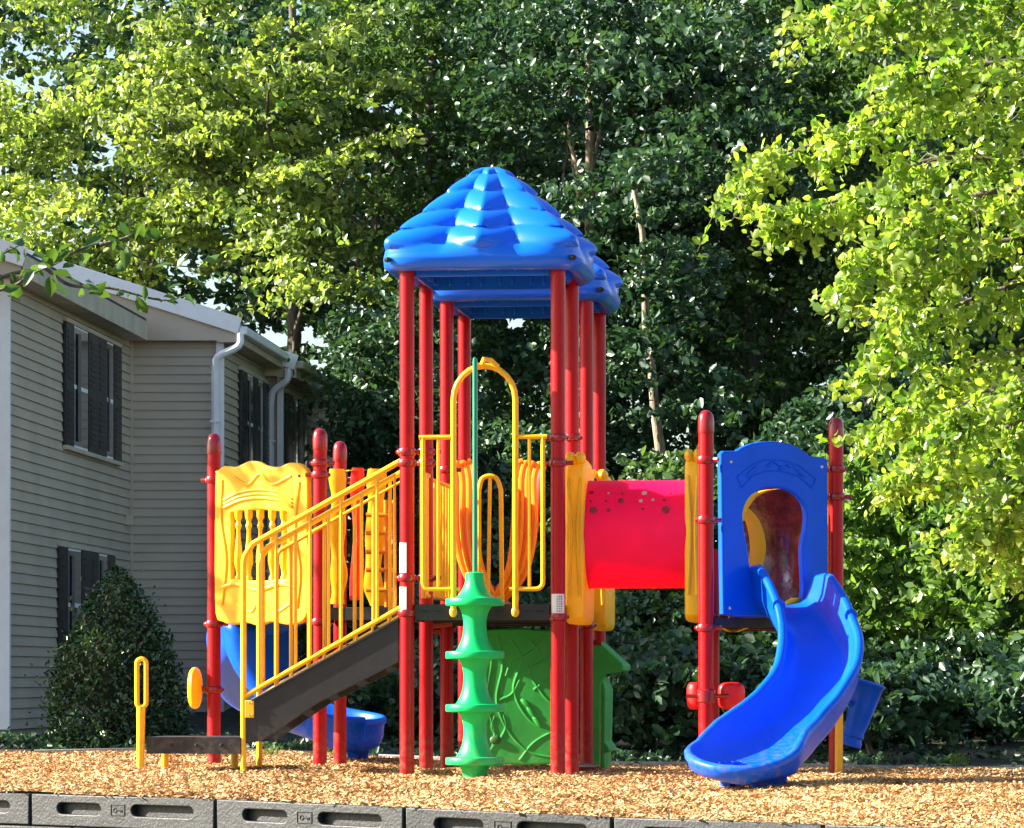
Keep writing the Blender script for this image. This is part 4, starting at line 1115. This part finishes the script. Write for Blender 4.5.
# ------------------------------------------------------------------ PLANTS
def tubes_mesh(g, pts, r0, r1, n=7, wob=.0):
    P_ = catmull(pts, 4); m = len(P_)
    if wob:
        P_ = [p+Vector((random.gauss(0, wob), random.gauss(0, wob), random.gauss(0, wob*.5))) if 0 < i else p for i, p in enumerate(P_)]
    g.tube(P_, [r0+(r1-r0)*(i/(m-1)) for i in range(m)], n)
def spray(c, rad, n, flat=.55, droop=.15):
    """leaf centres of one branch spray: several twigs fanning out from c"""
    nt_ = max(3, n//16); out = []
    for k in range(nt_):
        th = random.random()*2*PI; el = random.gauss(.0, .45)
        d = np.array([math.cos(th)*math.cos(el), math.sin(th)*math.cos(el), math.sin(el)*flat+random.gauss(0, .1)])
        m = n//nt_; t = rng.random(m)**.7
        p = np.array(c)[None]+d[None]*(t*rad)[:, None]; p[:, 2] -= droop*rad*t**2
        p += rng.normal(size=(m, 3))*rad*.09*np.array([1, 1, .7]); out.append(p)
    return np.concatenate(out)
def tree(name, x, y, H, crown, nsp, per, leaf, lm, label, cat="tree", tr=.16, bark=BARK, lean=(0, 0), group="trees behind the playground", aspect=.6, srad=.78, zb=None, limbs=10, droop=.15):
    """crown: list of (dx,dy,z,rx,ry,rz) ellipsoids"""
    zb = gz_out(max(-6, min(6, x)), min(y, 62)) if zb is None else zb
    root = empty(name, (x, y, zb), 0, label=label, cat=cat, group=group); O = Vector((x, y, zb))
    C = []; cents = []; cv_ = []
    tot = sum(e[3]*e[5] for e in crown)
    for e in crown:
        k = max(2, int(nsp*e[3]*e[5]/tot))
        for _ in range(k):
            while True:
                v = np.array([random.uniform(-1, 1) for _ in range(3)]); r = np.linalg.norm(v)
                if .25 < r < 1: break
            v = v/r*(r**.55)
            c = (e[0]+v[0]*e[3], e[1]+v[1]*e[4], e[2]-zb+v[2]*e[5]); cents.append(c)
            s_ = spray(c, srad*random.uniform(.6, 1.25), per, droop=droop); C.append(s_); cv_.append(np.full(len(s_), random.random()))
    C = np.concatenate(C); rb = np.concatenate(cv_)*.8+.1
    leaves("crown", C, leaf, lm, parent=root, aspect=aspect, rb=rb)
    g = G(); top = Vector((lean[0], lean[1], H-zb))
    tubes_mesh(g, [Vector((0, 0, -.3)), Vector((lean[0]*.2, lean[1]*.2, (H-zb)*.3)), Vector((lean[0]*.55, lean[1]*.6, (H-zb)*.65)), top], tr, tr*.3, 9, .03)
    for c in random.sample(cents, min(limbs, len(cents))):
        c = Vector(c); t = max(.2, min(.95, (c.z/(H-zb))*.8-.05)); b = Vector((lean[0]*t, lean[1]*t, (H-zb)*t)); mid = (b+c)/2+Vector((random.gauss(0, .2), random.gauss(0, .2), .15))
        tubes_mesh(g, [b, mid, c], tr*.42*(1-t*.5), .012, 6, .02)
    g.build("trunk", bark, root, sharp=80)
    return root
# left, sunlit maples over the building
tree("maple_tree", -5.6, 58, 10.5, [(-.6, -2.4, 9.1, 2.3, 1.8, 2.7), (1.0, -2.6, 8.4, 1.6, 1.5, 1.7)], 120, 130, .115, LF_YEL, "sunlit yellow-green maple above the roof at the upper left")
tree("maple_tree", -3.2, 55, 11, [(-.3, -1.2, 9.0, 1.7, 1.5, 2.1), (.5, -2.0, 7.0, 1.0, 1.0, 1.0)], 84, 130, .115, LF_YEL, "sunlit maple with drooping yellow leaves behind the gutter and downspout")
tree("maple_tree", -8.4, 59, 11, [(0, -1, 9.4, 1.8, 1.6, 2.4)], 70, 120, .115, LF_YEL, "bright leafy maple at the far upper left corner")
# centre, shaded oaks
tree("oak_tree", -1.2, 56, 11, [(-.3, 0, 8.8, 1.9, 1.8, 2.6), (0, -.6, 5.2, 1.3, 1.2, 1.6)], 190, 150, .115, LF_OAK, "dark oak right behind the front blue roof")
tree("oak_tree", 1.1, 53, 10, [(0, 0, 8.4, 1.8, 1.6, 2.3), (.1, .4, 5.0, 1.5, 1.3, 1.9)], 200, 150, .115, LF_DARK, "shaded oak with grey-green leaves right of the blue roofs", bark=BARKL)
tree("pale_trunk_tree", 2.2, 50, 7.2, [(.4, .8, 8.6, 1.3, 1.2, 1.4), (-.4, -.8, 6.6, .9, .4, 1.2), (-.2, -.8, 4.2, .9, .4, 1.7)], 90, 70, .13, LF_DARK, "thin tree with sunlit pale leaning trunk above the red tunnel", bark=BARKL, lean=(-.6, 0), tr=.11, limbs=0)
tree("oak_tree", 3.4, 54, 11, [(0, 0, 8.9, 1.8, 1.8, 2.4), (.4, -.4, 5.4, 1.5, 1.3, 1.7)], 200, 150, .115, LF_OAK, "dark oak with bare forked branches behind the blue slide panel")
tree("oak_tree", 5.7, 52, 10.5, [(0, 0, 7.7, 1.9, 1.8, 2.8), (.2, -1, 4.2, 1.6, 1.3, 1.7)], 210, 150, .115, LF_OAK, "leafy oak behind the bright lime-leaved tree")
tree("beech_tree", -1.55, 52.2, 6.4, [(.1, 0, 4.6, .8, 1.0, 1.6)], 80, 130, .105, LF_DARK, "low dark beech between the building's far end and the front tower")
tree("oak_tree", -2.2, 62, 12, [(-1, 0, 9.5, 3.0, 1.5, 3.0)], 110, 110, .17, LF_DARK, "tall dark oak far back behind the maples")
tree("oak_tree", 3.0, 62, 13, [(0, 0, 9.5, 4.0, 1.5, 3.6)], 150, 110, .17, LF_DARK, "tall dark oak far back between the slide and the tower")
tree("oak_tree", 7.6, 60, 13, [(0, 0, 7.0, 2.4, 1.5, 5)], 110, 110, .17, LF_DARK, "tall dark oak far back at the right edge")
# understorey
US = [(-2.0, 47.5, 1.9, 1.0, LF_DARK, "dark shrub seen below the stairs"), (-.6, 44.0, 1.7, 1.15, LF_DARK, "dark shrub behind the lower posts of the stair tower"), (.6, 46.5, 2.6, 1.2, LF_DARK, "tall shaded shrub behind the disc climber"),
      (1.6, 41.0, 1.5, 1.0, LF_BUSH, "low dark laurel with long leaves seen below the tunnel"), (2.1, 45.0, 3.2, 1.1, LF_OAK, "tall shrub with pale tips behind the tunnel"), (3.1, 42.5, 1.9, 1.1, LF_DARK, "dark shrub behind the blue slide"),
      (4.3, 40.6, 3.3, 1.2, LF_MID, "sun-flecked shrub right of the blue slide"), (5.4, 39.5, 2.9, 1.0, LF_MID, "sun-flecked shrub at the right edge of the photo"), (4.9, 38.5, 1.1, .9, LF_BUSH, "low dark shrub behind the edging board at the right"),
      (.9, 37.0, 1.0, .9, LF_DARK, "low dark shrub seen under the red tunnel"), (5.2, 35.0, .8, .8, LF_DARK, "low dark shrub beside the bright grass clump"), (-1.0, 37.6, .9, .9, LF_DARK, "low dark shrub behind the disc climber"), (1.9, 35.6, .9, .8, LF_DARK, "low dark shrub left of the big blue slide"),
      (3.3, 34.6, .7, .7, LF_DARK, "low dark shrub just behind the yellow support leg"), (3.6, 37.5, .9, .8, LF_BUSH, "low dark shrub just beyond the blue funnel"), (2.4, 38.0, .8, .9, LF_BUSH, "low dark shrub between the red drum pads and the slide"), (4.2, 46.0, 4.3, 1.3, LF_DARK, "tall shaded shrub behind the slide's right post"),
      (.1, 49.5, 3.8, 1.3, LF_DARK, "tall dark shrub seen through the entrance arch"), (6.6, 44, 3.6, 1.3, LF_DARK, "tall dark shrub at the right rear")]
for x, y, H, r, lm, lb in US:
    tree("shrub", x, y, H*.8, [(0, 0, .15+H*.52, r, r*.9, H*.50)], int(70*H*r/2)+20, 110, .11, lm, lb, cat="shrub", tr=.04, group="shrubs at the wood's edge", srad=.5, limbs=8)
# deep wood behind everything
C = []
for k in range(1500):
    x = random.uniform(-11, 11); y = random.uniform(64, 70); z = 1+random.random()*12.5; C.append(spray((x, y, z), 1.1, 60))
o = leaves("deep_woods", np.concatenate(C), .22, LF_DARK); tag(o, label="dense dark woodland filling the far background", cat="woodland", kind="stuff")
# trees left of the frame that shade the lawn corner and the wood
tree("maple_tree", -9.5, 36.3, 6.0, [(0, 0, 4.6, 1.6, 1.5, 2.0)], 90, 80, .13, LF_YEL, "leafy maple beyond the left edge shading the cone bush", zb=.1)
tree("maple_tree", -9.6, 39.4, 9.0, [(0, 0, 4.9, 1.7, 1.6, 2.7)], 130, 80, .15, LF_YEL, "tall maple beyond the left edge shading the shrubs behind the mulch", zb=.1)
tree("maple_tree", -10.2, 36.6, 9.4, [(0, 0, 6.4, 1.6, 1.6, 1.7)], 80, 80, .15, LF_YEL, "maple beyond the left edge shading the right rear corner", zb=.1)
tree("maple_tree", -10.0, 32.9, 8.6, [(0, 0, 7.0, 1.6, .7, 1.2)], 60, 90, .15, LF_YEL, "slim maple beyond the left edge throwing shade bands on the mulch", zb=-.1)
tree("maple_tree", -8.6, 29.75, 5.2, [(0, 0, 5.3, 1.1, .7, .9)], 16, 24, .13, LF_YEL, "sparse young maple beyond the left edge dappling the yellow baluster panel", zb=-.1, tr=.05, srad=.6, limbs=6)
# cone shaped holly bush
bxw, byw = (117-CX)*36.2/F, 36.2
root = empty("cone_bush", (bxw, byw, .02), 0, label="clipped cone-shaped dark green bush in front of the building", cat="bush")
N = 15000; t = rng.random(N); hgt = 1.78
zz_ = hgt*(1-np.sqrt(1-t*.98)) if False else hgt*t
prof = np.interp(zz_/hgt, [0, .12, .3, .5, .7, .85, .95, 1], [.56, .63, .63, .53, .38, .23, .10, .02])
keep = rng.random(N) < (prof/.63+.05); zz_ = zz_[keep]; prof = prof[keep]; N = len(zz_); th = rng.random(N)*2*PI
lump = 1+.05*np.sin(th*5+zz_*6)+.06*np.sin(th*9-zz_*11)+.05*np.sin(th*17+zz_*23)
rr_ = prof*lump*(1-.22*rng.random(N)**2)+rng.normal(size=N)*.018+np.abs(rng.normal(size=N))**3*.008
leaves("foliage", np.stack([rr_*np.cos(th), rr_*np.sin(th), zz_], 1), .052, LF_BUSH, parent=root, aspect=.5, up=.2)
g = G()
for k in range(6):
    a = 2*PI*k/6; g.tube([Vector((.03*math.cos(a), .03*math.sin(a), -.1)), Vector((.18*math.cos(a), .18*math.sin(a), .7)), Vector((.12*math.cos(a), .12*math.sin(a), 1.4))], [.02, .014, .006], 6)
g.ell((0, 0, .75), (.42, .42, .66), n=16)
g.build("stems", mat("bush_core", (.012, .016, .008), .9), root)

# lime-leaved tree in front on the right: long drooping boughs
root = empty("lime_tree", (4.3, 23.2, -.3), 0, label="bright yellow-green leafy tree reaching in from the right edge", cat="tree"); O = Vector(root.location)
boughs = [([(1130, 120), (1000, 95), (900, 110), (810, 145), (728, 186)], 22.4), ([(1130, 10), (1010, 15), (920, 15), (800, 18)], 22.8), ([(1130, -40), (1000, -30), (900, -15), (850, 5)], 22.2), ([(1130, 200), (1010, 190), (920, 215), (880, 250), (856, 288)], 22.0),
          ([(1130, 290), (1020, 285), (930, 320), (866, 374)], 22.6), ([(1130, 340), (1020, 350), (940, 385), (882, 430)], 23.0), ([(1130, 420), (1030, 420), (960, 450), (895, 475)], 22.3), ([(1130, 470), (1040, 470), (1000, 500), (975, 540)], 21.8),
          ([(1130, 150), (1020, 160), (930, 160), (840, 200), (770, 208)], 23.0), ([(1130, 60), (1020, 60), (950, 70), (890, 78)], 21.8), ([(1130, 230), (1010, 240), (930, 260), (895, 300)], 23.4), ([(1130, 380), (1030, 380), (970, 400), (930, 440)], 21.8),
          ([(1130, 520), (1060, 510), (1030, 530), (1020, 560)], 22.4)]
C = []; RB = []; g = G()
for pts_, Y in boughs:
    ctl = [W(a, b, Y)-O for a, b in pts_]; z0t = max(.9, ctl[0].z-.55)
    ctl = [Vector((.62-.03*z0t, .0, z0t))]+ctl
    P_ = catmull(ctl, 8); m = len(P_)
    g.tube(P_, [.034+(.004-.034)*(i/(m-1))**.7 for i in range(m)], 7)
    for i in range(4, m):
        t = i/(m-1)
        for k in range(4):
            th = random.random()*2*PI; rad = (.30*(1-t)+.05)*random.random()**.5*1.3
            c = P_[i]+Vector((math.cos(th)*rad, math.sin(th)*rad*1.6, random.uniform(-1, .5)*rad))
            n_ = 15; tw = Vector((random.gauss(-.3, .35), random.gauss(0, .5), random.gauss(-.55, .35)))*.26
            s = rng.random(n_)[:, None]
            C.append(np.array(c)[None]+np.array(tw)[None]*s+rng.normal(size=(n_, 3))*.026); RB.append(np.full(n_, random.random()*.8+.1))
            if random.random() < .35: g.tube([P_[i], (P_[i]+c)/2, c+tw], [.006, .004, .0025], 5)
g.tube(catmull([Vector((.6, 0, -.3)), Vector((.56, .03, 2.0)), Vector((.50, .0, 4.0)), Vector((.44, .05, 5.6))], 5), [.17-.006*i for i in range(16)], 12)
leaves("crown", np.concatenate(C), .062, LF_LIME, parent=root, aspect=.66, up=.3, droop=.5, rb=np.concatenate(RB)); g.build("trunk", BARK, root, sharp=80)
# near branch at the upper left
root = empty("near_sapling", (-2.6, 12, -.6), 0, label="thin branch with large green leaves reaching in at the left above the roof", cat="tree"); O = Vector(root.location)
g = G(); C = []
brs = [([(-110, 330), (0, 278), (45, 268), (100, 243), (150, 262), (205, 268)], 12), ([(45, 268), (70, 285), (110, 288), (160, 300), (185, 296)], 12.1), ([(-100, 300), (0, 290), (30, 275), (60, 262)], 11.8), ([(100, 245), (125, 238), (140, 230)], 12), ([(-90, 320), (-10, 262), (20, 245)], 12)]
for pts_, Y in brs:
    P_ = catmull([W(a, b, Y)-O for a, b in pts_], 6); m = len(P_)
    g.tube(P_, [.008+(.0018-.008)*i/(m-1) for i in range(m)], 6)
    for i in range(3, m):
        C.append(np.array(P_[i])+rng.normal(size=3)*np.array([.03, .05, .024]))
g.tube([Vector((-.1, 0, -.3)), Vector((-.12, 0, 1.2)), Vector((0.60, 0, 2.45)), ], [.035, .028, .012], 8)
leaves("foliage", np.array(C), .062, LF_NEAR, parent=root, aspect=.5, up=.5, droop=.3); g.build("stem", BARK, root, sharp=80)

# grass tufts and weeds
def tuft(x, y, n, h, name, label, z=None):
    z = gz_out(x, y) if z is None else z
    N = n; th = rng.random(N)*2*PI; ln_ = h*(.5+.5*rng.random(N)); bend = .3+.5*rng.random(N)
    b = rng.normal(size=(N, 3))*np.array([.05, .04, 0]); dx = np.stack([np.cos(th), np.sin(th), np.zeros(N)], 1); sdv = np.stack([-np.sin(th), np.cos(th), np.zeros(N)], 1)*.004
    mid = b+dx*(ln_*bend*.4)[:, None]+np.array([0, 0, 1.])*(ln_*.6)[:, None]; tip = b+dx*(ln_*bend)[:, None]+np.array([0, 0, 1.])*(ln_*.8)[:, None]
    V = np.stack([b-sdv, b+sdv, mid+sdv*.8, mid-sdv*.8, tip+sdv*.1, tip-sdv*.1], 1).reshape(-1, 3); i0 = (np.arange(N)*6)[:, None]
    idx = np.concatenate([i0+np.array([[0, 1, 2, 3]]), i0+np.array([[3, 2, 4, 5]])], 0)
    o = fast_mesh(name, V, 4, idx, GRS, np.repeat(rng.random(N), 6)); o.location = (x, y, z); tag(o, label=label, cat="weed", group="weeds around the mulch")
for (px, Y, n, h, lb) in ((272, 33.0, 50, .16, "green weed behind the foot of the stairs"), (480, 29.3, 45, .16, "dry weed at the foot of the green wall panel"), (585, 30.6, 45, .22, "straw-coloured weed beside the red post feet"), (957, 33.2, 60, .20, "bright grass clump behind the right edging board"), (330, 33.5, 44, .13, "small weed beside the curved slide's foot"), (350, 32.6, 48, .12, "tiny grass tuft right of the curved slide's foot")):
    tuft((px-CX)*Y/F, Y, n, h, "weed", lb)
N = 9000; gx = (rng.random(N)*2-1)*4.2; gy = front_edge(gx)-.05-rng.random(N)*1.0
th = rng.random(N)*2*PI; h = .05+.09*rng.random(N); b = np.stack([gx, gy, np.full(N, -.42)], 1); sdv = np.stack([np.cos(th), np.sin(th), np.zeros(N)], 1)*.004; tip = b+np.stack([np.sin(th)*.03, np.cos(th)*.03, h], 1)
V = np.stack([b-sdv, b+sdv, tip], 1).reshape(-1, 3); o = fast_mesh("grass", V, 3, (np.arange(N)*3)[:, None]+np.arange(3)[None], GRS, np.repeat(rng.random(N), 3)); tag(o, label="short green grass below the front border", cat="grass", kind="stuff")
# ground cover under the bush and along the building
C = []
for k in range(260):
    x = random.uniform(-5.2, 5.6); y = random.uniform(back_edge(x)+.15, 40) if x > -2.2 else random.uniform(back_edge(x)+.15, 38); C.append(spray((x, y, gz_out(x, y)+.05), .25, 26, flat=.3))
o = leaves("ground_cover", np.concatenate(C), .07, LF_DARK); tag(o, label="low dark leafy ground cover behind the edging", cat="ground cover", kind="stuff")
